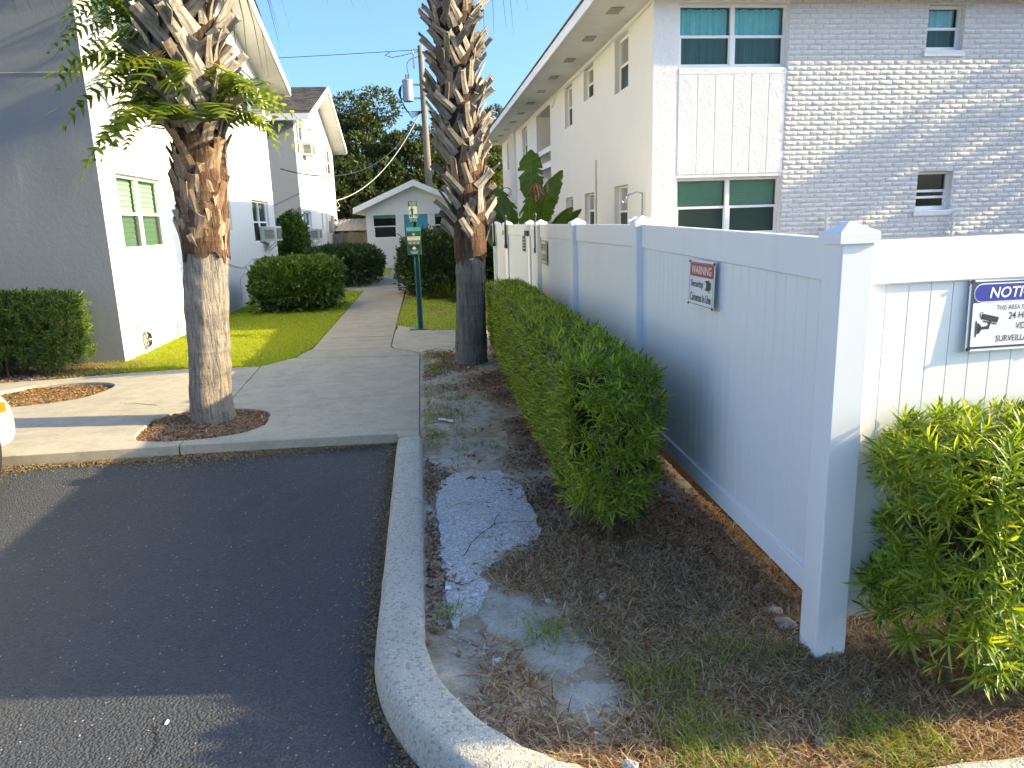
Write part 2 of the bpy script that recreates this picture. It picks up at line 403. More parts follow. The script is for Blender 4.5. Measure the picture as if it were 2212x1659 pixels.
STALK = plain('green_stalk', (.10, .16, .05), .5, .4, var=.3, scale=5)
PURPLE = leafmat('purple_green_leaf', [(.02, .035, .012), (.045, .06, .018), (.06, .02, .035)], .4, .25, (1.4, 1.2, .7))
def mk_glass(name, tint, refl=.05, mx=.8):
    t = NT(name); lw = t.n('ShaderNodeLayerWeight'); lw.inputs[0].default_value = .25
    f = t.ramp(lw.outputs['Fresnel'], [(0, refl), (1, mx)]); lw.inputs[0].default_value = .12
    tr = t.n('ShaderNodeBsdfTransparent'); tr.inputs[0].default_value = (*tint, 1)
    gl = t.n('ShaderNodeBsdfGlossy'); gl.inputs['Roughness'].default_value = .03
    b = t.bump(t.noise(2.2, 2, .4), .12, .02); t.l(b, gl.inputs['Normal'])
    m = t.n('ShaderNodeMixShader'); t.l(f, m.inputs[0]); t.l(tr.outputs[0], m.inputs[1]); t.l(gl.outputs[0], m.inputs[2])
    t.l(m.outputs[0], t.out.inputs[0]); return t.m
GLASS_T = mk_glass('teal_glass', (.40, .86, .84)); GLASS_G = mk_glass('green_glass', (.38, .62, .50)); GLASS_P = mk_glass('pale_green_glass', (.52, .80, .60))
GLASS_K = mk_glass('grey_glass', (.5, .6, .55)); GLASS_C = mk_glass('car_glass', (.2, .24, .24))
def mk_screen():
    t = NT('insect_screen'); tr = t.n('ShaderNodeBsdfTransparent'); d = t.n('ShaderNodeBsdfDiffuse'); d.inputs[0].default_value = (.05, .055, .055, 1)
    m = t.n('ShaderNodeMixShader'); t.l(t.ramp(t.noise(300, 1), [(.3, .45), (.7, .6)]), m.inputs[0]); t.l(tr.outputs[0], m.inputs[1]); t.l(d.outputs[0], m.inputs[2])
    t.l(m.outputs[0], t.out.inputs[0]); return t.m
SCREEN = mk_screen()
BLIND = plain('white_blind', (.72, .73, .7), .6, .3, var=.05)
CURTAIN = plain('pale_curtain', (.66, .74, .74), .9, .1, var=.08, scale=12)
DARKROOM = plain('dark_interior', (.03, .03, .032), .9, .1)
def mk_shingle():
    t = NT('grey_brown_shingle'); tone = t.ramp(t.isl(), [(0, (.055, .05, .046)), (.5, (.11, .10, .09)), (1, (.17, .15, .13))])
    return t.pbsdf(t.mix(t.ramp(t.noise(150, 2), [(.4, 0), (.7, .6)]), tone, (.05, .045, .04)), .95, .1, t.bump(t.noise(90, 3), .5, .01))
SHINGLE = mk_shingle()
BLUEDOOR = plain('blue_door_paint', (.04, .33, .44), .45, .4, var=.08, scale=3)
BLACKM = plain('black_metal', (.018, .018, .02), .45, .5, var=.2)
GREYM = plain('grey_metal', (.36, .38, .38), .45, .4, metal=.3, var=.1)
CHROME = plain('chrome', (.6, .6, .6), .2, .5, metal=1, var=.05)
ACW = plain('aged_white_plastic', (.62, .61, .57), .5, .35, var=.1, scale=7)
ACG = plain('dark_grille', (.10, .095, .085), .6, .3, var=.3, scale=30)
PIPEW = plain('painted_pipe', (.68, .675, .65), .6, .3, var=.06)
CABLE = plain('black_cable', (.02, .02, .022), .6, .3)
CABLE_W = plain('grey_cable', (.40, .40, .39), .6, .3)
GREENP = plain('green_powder_coat', (.03, .165, .135), .42, .45, var=.1, scale=6)
GREEN_D = plain('dark_green_print', (.02, .075, .05), .45, .4, var=.05)
CREAM = plain('cream_print', (.62, .60, .40), .5, .35, var=.05)
SIGNW = plain('white_sign_metal', (.76, .77, .77), .35, .5, var=.05, scale=10)
SIGNR = plain('red_sign_print', (.50, .025, .04), .4, .45, var=.05)
SIGNB = plain('blue_sign_print', (.01, .035, .30), .6, .25, var=.05)
SIGNK = plain('black_sign_print', (.018, .02, .028), .45, .4, var=.1)
SIGNY = plain('cream_sign_board', (.66, .62, .46), .5, .35, var=.06)
SIGNN = plain('navy_sign_print', (.02, .045, .10), .45, .4, var=.1)
CARW = plain('white_car_paint', (.78, .78, .78), .12, .6, var=.01)
RUBBER = plain('tyre_rubber', (.02, .02, .02), .8, .2, var=.2)
RIMM = plain('alloy_rim', (.42, .42, .43), .3, .5, metal=.9)
AMBER = plain('amber_lens', (.75, .16, .01), .2, .6, var=.05)
LENS = plain('clear_lens', (.55, .57, .58), .1, .6, var=.05)
STONE = plain('pale_stone', (.40, .37, .33), .9, .2, var=.25, scale=40, bump=.5)
PINKBR = plain('pink_brick_rubble', (.36, .25, .19), .9, .2, var=.25, scale=30, bump=.6)
REDP = plain('red_paint', (.42, .02, .02), .4, .45)
PAPER = plain('white_scrap', (.72, .72, .70), .8, .2)
# ================================================================== THE SETTING: ground, asphalt, kerb, concrete
g = MB(); g.quad((-300, -300, -.06), (300, -300, -.06), (300, 300, -.06), (-300, 300, -.06))
tag(g.build('ground', EARTH), kind='structure')
g = MB(); g.quad((-60, -40, 0), (60, -40, 0), (60, 6.3, 0), (-60, 6.3, 0))
tag(g.build('asphalt', ASPH), kind='structure')

# kerb: profile swept along a straight run, a curve and another straight run
CX, CY, RC = .93, 2.68, 1.0
def kerb_path():
    P = []; y = 5.40
    while y > CY: P.append(((-.07, y), (1, 0))); y -= .035
    for k in range(46):
        a = math.pi + k/45*math.pi/2
        P.append(((CX+RC*math.cos(a), CY+RC*math.sin(a)), (-math.cos(a), -math.sin(a))))
    x = CX+.035
    while x < 6: P.append(((x, CY-RC+.012*(x-CX)), (0, 1))); x += .05
    return P
KP = kerb_path()
prof = [(-.20, -.05), (-.205, .02), (-.197, .075), (-.186, .108), (-.172, .124), (-.15, .131), (-.11, .1335), (-.07, .1335), (-.035, .132), (-.018, .128), (-.005, .112), (0, .06), (.002, -.02)]
V = []; F = []; n = len(prof)
for i, ((x, y), (nx, ny)) in enumerate(KP):
    d = math.hypot(x-.36, y-1.86); rough = .003 + .022*max(0, 1-d/.16)
    for j, (o, z) in enumerate(prof):
        e = .6 if 2 <= j <= 10 else .15
        w = nz(x*7+j*.25, y*7, z*9)*.006*e + nz(x*30, y*30, j*.7)*rough*e
        chip = .014*max(0, nz(x*16+5, y*16, 3)-.28) if j in (3, 4, 9, 10) else 0
        px, py = x+nx*(o+w), y+ny*(o+w)
        V.append((px, py, z+w*.9-chip+.8*rough*e*nz(px*48, py*48, 5)))
for i in range(len(KP)-1):
    for j in range(n-1): F.append((i*n+j, i*n+j+1, (i+1)*n+j+1, (i+1)*n+j))
F.append(tuple(range(n))[::-1])
k = MB().add(V, F); tag(k.build('kerb', KERB, smooth=True), kind='structure')
def inside_kerb(x, y):
    if y > CY: return x+.10
    if x < CX: return RC+.03-math.hypot(x-CX, y-CY)
    return y-(CY-RC)+.03

# planting bed inside the kerb
def bed_z(x, y): return .085 + .016*nz(x*1.7, y*1.7) + .012*nz(x*6, y*6, 3) + .004*nz(x*22, y*22, 1)
def bed(x0, x1, y0, y1, st):
    xs = np.arange(x0, x1+st/2, st); ys = np.arange(y0, y1+st/2, st); V = []; idx = {}; F = []
    for i, x in enumerate(xs):
        for j, y in enumerate(ys): V.append((x, y, bed_z(x, y)))
    m = len(ys)
    for i in range(len(xs)-1):
        for j in range(m-1):
            if inside_kerb(xs[i]+st/2, ys[j]+st/2) > 0: F.append((i*m+j, (i+1)*m+j, (i+1)*m+j+1, i*m+j+1))
    return V, F
b = MB(); b.add(*bed(-.09, 3.4, 1.6, 9.75, .045)); tag(b.build('planting_bed', SOIL, smooth=True), kind='structure')
g = MB(); g.prism([(1.56, 2.62), (6.3, 2.95), (14, 3.3), (14, 11.5), (3.6, 11.5), (3.6, 32), (1.56, 32)], -.05, .36); tag(g.build('light_block_mound', LEAFSOIL), kind='structure')  # pool-side ground raised as an added block against sun under the fence
g = MB(); g.quad((3.38, 1.74, .08), (14, 1.87, .08), (14, 3.4, .08), (3.38, 3.0, .08)); tag(g.build('planting_bed', SOIL), kind='structure')
# old grey asphalt showing through the bed
pp = [(.03, 4.48), (.19, 4.62), (.43, 4.59), (.53, 4.21), (.55, 3.85), (.53, 3.52), (.47, 3.39), (.35, 3.34), (.25, 3.24), (.19, 3.14), (.215, 3.02), (.19, 2.92), (.11, 2.8), (.05, 2.74), (.02, 2.9), (.03, 3.15), (.0, 3.4), (.02, 3.68), (.0, 4.1)]
fine = []
for i in range(len(pp)):
    a, c = Vector(pp[i]), Vector(pp[(i+1) % len(pp)])
    for q in range(6):
        p = a.lerp(c, q/6); fine.append((p.x+.03*nz(p.x*11, p.y*11)+.015*nz(p.x*31, p.y*31), p.y+.03*nz(p.x*11, p.y*11, 7)+.015*nz(p.x*31, p.y*31, 3)))
bm = bmesh.new(); vs = [bm.verts.new((x, y, 0)) for x, y in fine][::-1]; bm.faces.new(vs)
bmesh.ops.triangulate(bm, faces=bm.faces[:]); bmesh.ops.subdivide_edges(bm, edges=[e for e in bm.edges if not e.is_boundary], cuts=3, use_grid_fill=True)
for v in bm.verts: v.co.z = bed_z(v.co.x, v.co.y)*.6+.046+.004*nz(v.co.x*9, v.co.y*9)
r = bmesh.ops.extrude_face_region(bm, geom=bm.faces[:])
for v in r['geom']:
    if isinstance(v, bmesh.types.BMVert): v.co.z -= .06
bmesh.ops.recalc_face_normals(bm, faces=bm.faces[:])
me = bpy.data.meshes.new('asphalt_patch'); bm.to_mesh(me); bm.free(); me.materials.append(PATCH)
tag(link(bpy.data.objects.new('asphalt_patch', me)), kind='structure')

PATCH_CRACKS = [[(.03, 3.12), (.1, 3.05), (.17, 3.1)], [(.12, 3.35), (.2, 3.55), (.3, 3.7), (.36, 3.9)], [(.3, 3.7), (.42, 3.72), (.52, 3.68)], [(.05, 4.0), (.2, 4.05), (.33, 4.0)]]
def sand_spot(cx, cy, rx, ry, sd):
    m = MB(); n, k = 40, 5; V = [(cx, cy, bed_z(cx, cy)+.003)]
    for j in range(1, k+1):
        for i in range(n):
            a = 2*math.pi*i/n; q = (j/k)*(1+.38*nz(math.cos(a)*1.7, math.sin(a)*1.7, sd)+.22*nz(math.cos(a)*5, math.sin(a)*5, sd+3)); x, y = cx+rx*q*math.cos(a), cy+ry*q*math.sin(a)
            V.append((x, y, bed_z(x, y)+.003*(1-(j/k)**2)-.003*(j == k)+.0008))
    F = [(0, 1+i, 1+(i+1) % n) for i in range(n)]+[(1+(j-1)*n+i, 1+j*n+i, 1+j*n+(i+1) % n, 1+(j-1)*n+(i+1) % n) for j in range(1, k) for i in range(n)]
    m.add(V, F); tag(m.build('sand_patch', SAND, smooth=True), kind='structure')
for sp_ in ((.30, 2.78, .15, .20, 1), (.42, 2.47, .15, .15, 5), (.50, 2.20, .10, .09, 9), (.30, 5.25, .24, .22, 14), (.36, 6.3, .26, .45, 20), (.18, 2.48, .09, .12, 31)): sand_spot(*sp_)
# concrete slabs
def ccw(p):
    a = sum(p[i-1][0]*p[i][1]-p[i][0]*p[i-1][1] for i in range(len(p))); return p if a > 0 else p[::-1]
def smooth_line(pts, n=4):
    out = []; P = [Vector(p) for p in pts]
    for i in range(len(P)-1):
        a, b_, c, d = P[max(i-1, 0)], P[i], P[i+1], P[min(i+2, len(P)-1)]
        for q in range(n):
            t = q/n; out.append(tuple(.5*((2*b_)+(c-a)*t+(2*a-5*b_+4*c-d)*t*t+(3*b_-a-3*c+d)*t**3)))
    out.append(tuple(P[-1])); return out
def slab(parent, outer, hole=None, z0=-.05, z1=.09, mat=CONC, inset=.008, front_drop=None):
    outer = ccw(outer); bm = bmesh.new(); rings = [(outer, 1)]
    if hole: rings.append((ccw(hole)[::-1], 1))
    es = []; tops = []
    for ring, _ in rings:
        ins = offset_poly(ring, inset)
        zt = [z1+.003*nz(x*2, y*2) for x, y in ins]
        A = [bm.verts.new((x, y, z0)) for x, y in ring]; B = [bm.verts.new((x, y, z1-inset)) for x, y in ring]
        T = [bm.verts.new((x, y, z1)) for (x, y) in ins]; m = len(ring)
        for i in range(m):
            j = (i+1) % m
            bm.faces.new((A[i], A[j], B[j], B[i])); bm.faces.new((B[i], B[j], T[j], T[i]))
        tops += T
    te = [e for e in bm.edges if e.verts[0] in set(tops) and e.verts[1] in set(tops)]
    bmesh.ops.triangle_fill(bm, edges=te, use_beauty=True, normal=(0, 0, 1))
    bmesh.ops.recalc_face_normals(bm, faces=bm.faces[:])
    off = wloc(parent)
    me = bpy.data.meshes.new('slab'); bm.to_mesh(me); bm.free(); me.materials.append(mat)
    return link(bpy.data.objects.new('slab', me), parent)
sw = structure('sidewalk')
G = .006
pit1 = smooth_line([(-1.41, 6.40), (-1.43, 6.58), (-1.55, 6.74), (-1.84, 6.86), (-2.20, 6.88), (-2.42, 6.66), (-2.42, 6.40), (-2.40, 6.12), (-2.32, 5.93), (-2.08, 5.85), (-1.80, 5.86), (-1.54, 5.96), (-1.40, 6.17), (-1.41, 6.40)], 4)[:-1]
pit2 = smooth_line([(-3.38, 8.15), (-3.42, 8.32), (-3.6, 8.48), (-3.9, 8.56), (-4.3, 8.5), (-4.55, 8.25), (-4.6, 7.95), (-4.45, 7.62), (-4.15, 7.46), (-3.85, 7.49), (-3.55, 7.64), (-3.41, 7.9), (-3.38, 8.15)], 4)[:-1]
FR = 5.72
# front slab with the palm pit, right apron, back slab with the empty pit
JX = -1.95
lefth = [p for p in pit1 if p[0] < JX-G]; ia = next(i for i, p in enumerate(pit1) if p[0] < JX+G); righth = pit1[:ia][::-1]+[p for p in pit1[ia:] if p[0] > JX+G][::-1]
slab(sw, [(-9, FR), (JX-G, FR+.005), (JX-G, 5.855)]+lefth[::-1]+[(JX-G, 6.873), (-1.92-G, 7.06-G), (-9, 7.06-G)])
slab(sw, [(JX+G, FR+.005), (-1.3, FR-.01), (-.27, FR-.05), (-.262, FR-.16), (-.095, FR-.16), (-.095, 9.16), (-.75, 9.24), (-1.42, 9.33), (-1.68, 9.45), (-1.84, 9.21), (-2.0+G, 8.97), (-1.95+G, 7.75), (-1.92+G, 7.06+G), (JX+G, 6.871)]+righth+[(JX+G, 5.853)])
slab(sw, [(-9, 7.06+G), (-1.92-G, 7.06+G), (-1.95-G, 7.75), (-2.0-G, 8.97), (-2.39, 8.99), (-2.89, 9.05), (-3.71, 8.95), (-4.24, 8.82), (-4.8, 8.74), (-9, 8.5)], pit2)
ww = structure('walkway')
slab(ww, [(-1.66, 9.47), (-1.42, 9.35), (-.75, 9.26), (-.095, 9.18), (-.09, 9.33), (-.26, 9.58), (-.44, 9.80), (-.49, 10.0-G), (-1.57, 10.06-G), (-1.64, 9.7)], z1=.088, mat=CONC2)
yj = [10.03, 10.68, 11.05, 12.2, 13.6, 15.1, 16.4, 17.8, 19.1]
for y0, y1 in zip(yj[:-1], yj[1:]):
    slab(ww, [(-1.55+.004*(y0-10), y0+G), (-.49+.003*(y0-10), y0-.05+G), (-.49+.003*(y1-10), y1-.05-G), (-1.55+.004*(y1-10), y1-G)], z1=.086+.004*rnd.random(), mat=CONC2)
slab(ww, [(-1.50, 19.12), (-.46, 19.06), (-.50, 22), (-.62, 25), (-.7, 29.2), (-1.15, 29.2), (-1.1, 25.2), (-1.35, 24.6), (-1.81, 23.9), (-2.2, 22.9), (-2.5, 21.5), (-2.1, 20.2), (-1.86, 19.3)], z1=.088, mat=CONC2)
slab(ww, [(-.485+G, 10.05), (-.42, 9.84), (-.26, 9.62), (-.08, 9.38), (.0, 9.56), (.2, 9.72), (1.5, 9.62), (1.5, 10.95), (.1, 11.35), (-.2, 11.72), (-.44, 12.1), (-.48+G, 11.4)], z1=.09, mat=CONC)
# pale caulk lines crossing walkway and pad
for ya, yb, yc in ((11.04, 10.98, 10.87), (10.09, 10.0, 9.92)):
    m = MB()
    for (xa, y0), (xb, y1) in (((-1.52, ya), (-.5, yb)), ((-.47, yb), (1.3, yc-.05))):
        m.quad((xa, y0-.012, .0935), (xb, y1-.012, .0945), (xb, y1+.012, .0945), (xa, y0+.012, .0935))
    o = m.build('caulk_line', plain('caulk', (.55, .52, .42), .7, .2, var=.2, scale=15), ww)
# cracks: thin dark gaps
def crack(pts, w, z, parent, name='crack'):
    m = MB(); P = []
    for i in range(len(pts)-1):
        a, c = Vector(pts[i]), Vector(pts[i+1])
        for q in range(8): 
            p = a.lerp(c, q/8); P.append(Vector((p.x+.02*nz(p.x*9, p.y*9, 2)+.012*(rnd.random()-.5), p.y+.02*nz(p.x*9, p.y*9, 5)+.012*(rnd.random()-.5))))
    for a, c in zip(P[:-1], P[1:]):
        d = (c-a).normalized(); s_ = Vector((-d.y, d.x))*w*(.4+.6*rnd.random())
        m.quad((a.x-s_.x, a.y-s_.y, z), (c.x-s_.x, c.y-s_.y, z), (c.x+s_.x, c.y+s_.y, z), (a.x+s_.x, a.y+s_.y, z))
    return m.build(name, plain('crack_shadow', (.05, .045, .04), .95, .1), parent)
for pc in PATCH_CRACKS: crack(pc, .0035, .106, None)['kind'] = 'structure'
crack([(-3.0, 7.35), (-2.75, 7.25), (-2.55, 7.12)], .006, .0925, sw)
crack([(-2.2, 8.2), (-2.05, 8.5)], .003, .0925, sw)

# ------------------------------------------------------------------ scattered ground cover, each kind one mass
def blades(pts, L, W, lean, mat, name, bend=.5, flat=0, seg=2, hgt=None, kind='stuff'):
    # pts (n,3); L, W arrays; lean = horizontal fraction
    n = len(pts); pts = np.asarray(pts, float); az = rng.uniform(0, 2*np.pi, n)
    d = np.stack([np.cos(az), np.sin(az), np.zeros(n)], 1); s = np.stack([-np.sin(az), np.cos(az), np.zeros(n)], 1)
    s = s*np.cos(rng.uniform(-.6, .6, n))[:, None]
    ln = np.clip(lean+rng.normal(0, .15, n), 0, 1.2); L = np.broadcast_to(L, n)*rng.uniform(.6, 1.25, n); W = np.broadcast_to(W, n)*rng.uniform(.7, 1.3, n)
    rows = []; ts = np.linspace(0, 1, seg+1)
    for t in ts:
        up = L*t*np.sqrt(np.clip(1-np.clip(ln, 0, .98)**2, .0, 1))*(1-bend*t*.6); out = L*t*(ln+bend*t*.5)
        if flat: up = np.minimum(up, flat*(1+rng.uniform(0, 1, n)))*np.sin(t*np.pi*.85+.1)
        c = pts+d*out[:, None]; c[:, 2] += up
        w = W*(1-t)**.7 if t < 1 else W*0.03
        rows.append(c-s*(w/2)[:, None]); rows.append(c+s*(w/2)[:, None])
    V = np.stack(rows, 1).reshape(-1, 3); k = 2*(seg+1); base = np.arange(n)[:, None]*k
    F = np.concatenate([base+np.array([[2*i, 2*i+1, 2*i+3, 2*i+2]]) for i in range(seg)], 0)
    o = link(bpy.data.objects.new(name, mesh_np(name, V, F, mat)))
    if kind: o['kind'] = kind
    return o
def chips(pts, L, W, mat, name, tilt=.35, kind='stuff'):
    n = len(pts); pts = np.asarray(pts, float); az = rng.uniform(0, 2*np.pi, n); ti = rng.normal(0, tilt, n)
    a = np.stack([np.cos(az)*np.cos(ti), np.sin(az)*np.cos(ti), np.sin(ti)], 1); b = np.stack([-np.sin(az), np.cos(az), rng.normal(0, .3, n)], 1)
    L = (np.broadcast_to(L, n)*rng.uniform(.5, 1.4, n))[:, None]/2; W = (np.broadcast_to(W, n)*rng.uniform(.5, 1.4, n))[:, None]/2
    c = pts.copy(); c[:, 2] += .004+rng.uniform(0, .008, n); up = np.array([0, 0, 1.])*W*.5
    V = np.stack([c-a*L, c-b*W+up, c+a*L, c+b*W+up], 1).reshape(-1, 3)
    F = np.arange(n*4).reshape(n, 4)
    o = link(bpy.data.objects.new(name, mesh_np(name, V, F, mat)))
    if kind: o['kind'] = kind
    return o
def vnoise(P, s, seed=0): return np.array([mnoise.noise(Vector((x*s, y*s, seed))) for x, y in P])
def bedpts(n, x0, x1, y0, y1, keep):
    P = np.stack([rng.uniform(x0, x1, n), rng.uniform(y0, y1, n)], 1)
    k = np.array([inside_kerb(x, y) > .04 for x, y in P]); P = P[k]
    P = P[keep(P) > rng.uniform(0, 1, len(P))]
    return np.array([(x, y, bed_z(x, y)) for x, y in P])
fine_np = [tuple(p) for p in fine]
def gauss(P, c, r): return np.exp(-((P[:, 0]-c[0])**2+(P[:, 1]-c[1])**2)/(2*r*r))
core = offset_poly(ccw(pp), .05)
def not_patch(P): return 1-inpoly(P[:, 0], P[:, 1], fine_np)*.45-inpoly(P[:, 0], P[:, 1], core)*.5
# bare sandy spots in front
def bare(P): return np.clip(gauss(P, (.34, 2.75), .14)+gauss(P, (.45, 2.45), .12)+gauss(P, (.5, 2.2), .1)+gauss(P, (.25, 5.2), .25)+gauss(P, (.35, 6.4), .3)+gauss(P, (.3, 5.8), .25), 0, 1)
P = bedpts(90000, .05, 3.2, 1.68, 3.75, lambda P: np.clip((.9-bare(P)*1.3)*not_patch(P)*np.clip((P[:, 0]-.12+.35*vnoise(P, 3, 2))*3, 0, 1)*np.clip(1.15-(P[:, 1]-2.9)*.9, .12, 1), 0, 1))
blades(P, .085, .0056, .9, STRAW, 'dead_grass', bend=.5, flat=.022, seg=3)
P = bedpts(56000, -.06, 3.0, 1.68, 3.2, lambda P: np.clip(vnoise(P, 3.2, 9)*2.2-.75+gauss(P, (.55, 2.05), .2)+gauss(P, (1.0, 1.86), .25)+.7*gauss(P, (.42, 2.62), .08)+.8*gauss(P, (.68, 2.35), .09)+.6*gauss(P, (.03, 2.8), .05)+1.1*gauss(P, (1.3, 1.8), .2), 0, 1)*np.clip(1.0-(P[:, 1]-2.1)*1.6, .02, 1)*.55+.75*gauss(P, (.42, 2.62), .06)*.6+.5*gauss(P, (.04, 2.82), .04))
blades(P, .095, .0042, .45, TUFT, 'green_weed_grass', bend=.7, seg=3)
P = bedpts(16000, -.09, .9, 4.9, 9.2, lambda P: np.clip(1.4*gauss(P, (.05, 6.1), .16)+gauss(P, (.0, 5.55), .16)+gauss(P, (.25, 6.6), .14)+gauss(P, (0, 7.1), .14)+gauss(P, (.05, 8.2), .2)+gauss(P, (0, 9.0), .2)+.5*gauss(P, (.35, 5.15), .1), 0, 1)*np.clip(vnoise(P, 6, 4)*2+.6, 0, 1))
blades(P, .085, .0045, .55, TUFT, 'verge_grass', bend=.7, seg=3)
P = bedpts(52000, -.07, 1.36, 2.6, 9.5, lambda P: np.clip((.25+vnoise(P, 2.1, 6)*1.3+np.clip(P[:, 0]-.35, 0, 1)*1.3-bare(P))*not_patch(P)*np.clip((P[:, 1]-2.7)*2, .1, 1)+1.2*gauss(P, (-.02, 3.7), .07)*0+.9*np.exp(-((P[:, 0]+.03)/.045)**2)*(P[:, 1] < 5)*(P[:, 1] > 2.7), 0, 1))
chips(P, .034, .010, MULCH, 'bark_mulch')
P = bedpts(16000, -.07, 2.6, 1.75, 5.2, lambda P: np.clip(.32+vnoise(P, 4, 12)*.8, 0, 1)*not_patch(P))
chips(P, .016, .010, STONE, 'gravel', .2)
P = bedpts(2200, -.07, 1.3, 2.5, 9, lambda P: np.clip(.3+vnoise(P, 3, 14), 0, 1))
chips(P, .05, .018, CHIPS, 'fallen_leaves', .35)

P = bedpts(5000, 1.28, 1.6, 2.45, 8.6, lambda P: np.clip(.6+vnoise(P, 4, 21), 0, 1))
chips(P, .045, .014, MULCH, 'fence_foot_litter', .4)
# litter in the two tree pits
def pitpts(poly, n):
    a = np.array(poly); P = np.stack([rng.uniform(a[:, 0].min(), a[:, 0].max(), n), rng.uniform(a[:, 1].min(), a[:, 1].max(), n)], 1)
    return P[inpoly(P[:, 0], P[:, 1], poly)]
for poly, z, nm in ((pit1, .055, 'pit_soil'), (pit2, .035, 'pit_soil')):
    m = MB(); cx, cy = np.mean(poly, 0); ring = offset_poly(ccw(poly), -.01)
    for i in range(len(ring)): m.add([(*ring[i], z), (*ring[(i+1) % len(ring)], z), (cx, cy, z+.02)], [(0, 1, 2)])
    m.build(nm, SOIL, sw)
P = pitpts(pit1, 5200); chips(np.c_[P, .062+.01*vnoise(P, 5)+.015*np.exp(-((P[:, 0]+1.92)**2+(P[:, 1]-6.5)**2)/.1)], .04, .011, MULCH, 'pit_mulch')
P = pitpts(pit1, 1200); blades(np.c_[P, np.full(len(P), .07)], .11, .005, .9, STRAW, 'pit_straw', flat=.03, seg=3)
P = pitpts(pit2, 8000); chips(np.c_[P, .045+.012*vnoise(P, 5)], .032, .014, CHIPS, 'pit_leaf_litter')
# catkins and leaf crumbs blown against the sidewalk and kerb, and strewn on the asphalt
n = 15000; x = rng.uniform(-3.6, -.27, n); d = rng.exponential(.055, n)*(1.2+.6*np.sin(x*3))
P = np.stack([x, FR-.01-np.abs(d), np.full(n, .002)], 1)
chips(P, .016, .008, DEBRIS, 'leaf_crumbs', .3)
n = 3000; y = rng.uniform(2.72, 5.6, n); P1 = np.stack([-.275-rng.exponential(.035, n), y, np.full(n, .002)], 1)
n = 1300; an = rng.uniform(math.pi, 1.5*math.pi, n); rr = RC+.21+rng.exponential(.022, n); P2 = np.stack([CX+rr*np.cos(an), CY+rr*np.sin(an), np.full(n, .002)], 1); P = np.concatenate([P1, P2])
chips(P, .015, .007, DEBRIS, 'kerb_crumbs', .3)
n = 2600; P = np.stack([rng.uniform(-3.4, -.3, n), 5.7-rng.exponential(.9, n), np.full(n, .001)], 1); P = P[P[:, 1] > 1.7]
chips(P, .011, .005, DEBRIS, 'asphalt_crumbs', .2)
m = MB(); crack([(-1.02, 2.42), (-.98, 2.30), (-1.06, 2.15), (-1.12, 2.0)], .004, .003, None).__setitem__('kind', 'structure')

# lawns
lawnL = [(-3.86, 9.1), (-3.71, 8.97), (-2.89, 9.07), (-2.39, 9.0), (-2.03, 8.99), (-1.86, 9.24), (-1.70, 9.6), (-1.60, 10.2), (-1.565, 10.9), (-1.56, 13.3), (-1.55, 16), (-1.52, 19.1), (-1.88, 19.25), (-2.2, 20.4), (-3.86, 20.8)]
lawnR = [(-.49, 12.1), (-.2, 11.74), (.1, 11.38), (1.3, 11.0), (1.3, 16.3), (.3, 17.6), (-.42, 19)]
lawnF = [(-5.5, 8.78), (-4.8, 8.77), (-4.24, 8.86), (-3.71, 9.0), (-3.6, 9.82), (-5.5, 9.82)]
for poly, nm, mt in ((lawnL, 'lawn', LAWN), (lawnR, 'lawn', LAWN), ([(-9, 8.5), (-4.8, 8.76), (-4.24, 8.84), (-3.71, 8.97), (-3.86, 9.85), (-9, 9.85)], 'planting_strip', SOIL), ([(-2.55, 21.6), (-2.2, 20.5), (-1.9, 19.3), (-3.9, 20.8), (-3.9, 33), (-1.2, 33), (-1.2, 29.2), (-1.12, 25.2), (-1.85, 24.0), (-2.25, 23)], 'lawn', LAWN), ([(-.48, 19), (-.42, 19), (.3, 17.6), (1.4, 16.2), (1.4, 29.2), (-.68, 29.2), (-.6, 25), (-.48, 22)], 'lawn', LAWN)):
    m = MB(); m.prism(ccw(poly), -.05, .07); tag(m.build(nm, mt), kind='structure')
def lawn_blades(poly, n, L, W, name, mask=None, mat=GRASS, zz=.07):
    P = pitpts(poly, n)
    if mask is not None: P = P[mask(P) > rng.uniform(0, 1, len(P))]
    blades(np.c_[P, np.full(len(P), zz)], L, W, .35, mat, name, bend=.6, seg=2)
lawn_blades(lawnL, 120000, .055, .009, 'lawn_grass', lambda P: np.clip(1.15-(P[:, 1]-9.5)*.09, .25, 1)*np.clip(1.2+vnoise(P, 2, 3)*1.5, .3, 1))
lawn_blades(lawnR, 26000, .05, .009, 'lawn_grass', lambda P: np.clip(.55+vnoise(P, 1.6, 3)*1.6, .08, 1))
lawn_blades(lawnR, 9000, .05, .008, 'dry_lawn_grass', lambda P: np.clip(.4-vnoise(P, 1.6, 3)*1.6, .0, 1), STRAW)
lawn_blades([(-4.3, 8.86), (-3.6, 8.97), (-3.0, 9.06), (-3.0, 9.9), (-4.3, 9.85)], 5000, .07, .007, 'edge_grass', lambda P: np.clip(.6+vnoise(P, 3, 3), 0, 1))
P = pitpts([(-6, 8.72), (-4.8, 8.78), (-3.75, 9.0), (-3.85, 9.8), (-6, 9.8)], 5000); chips(np.c_[P, np.full(len(P), .075)], .05, .012, MULCH, 'strip_mulch')
P = pitpts([(-4.6, 8.80), (-3.6, 9.0), (-3.5, 9.8), (-4.4, 9.8)], 2500); blades(np.c_[P, np.full(len(P), .075)], .12, .006, .9, STRAW, 'strip_straw', flat=.03, seg=3)

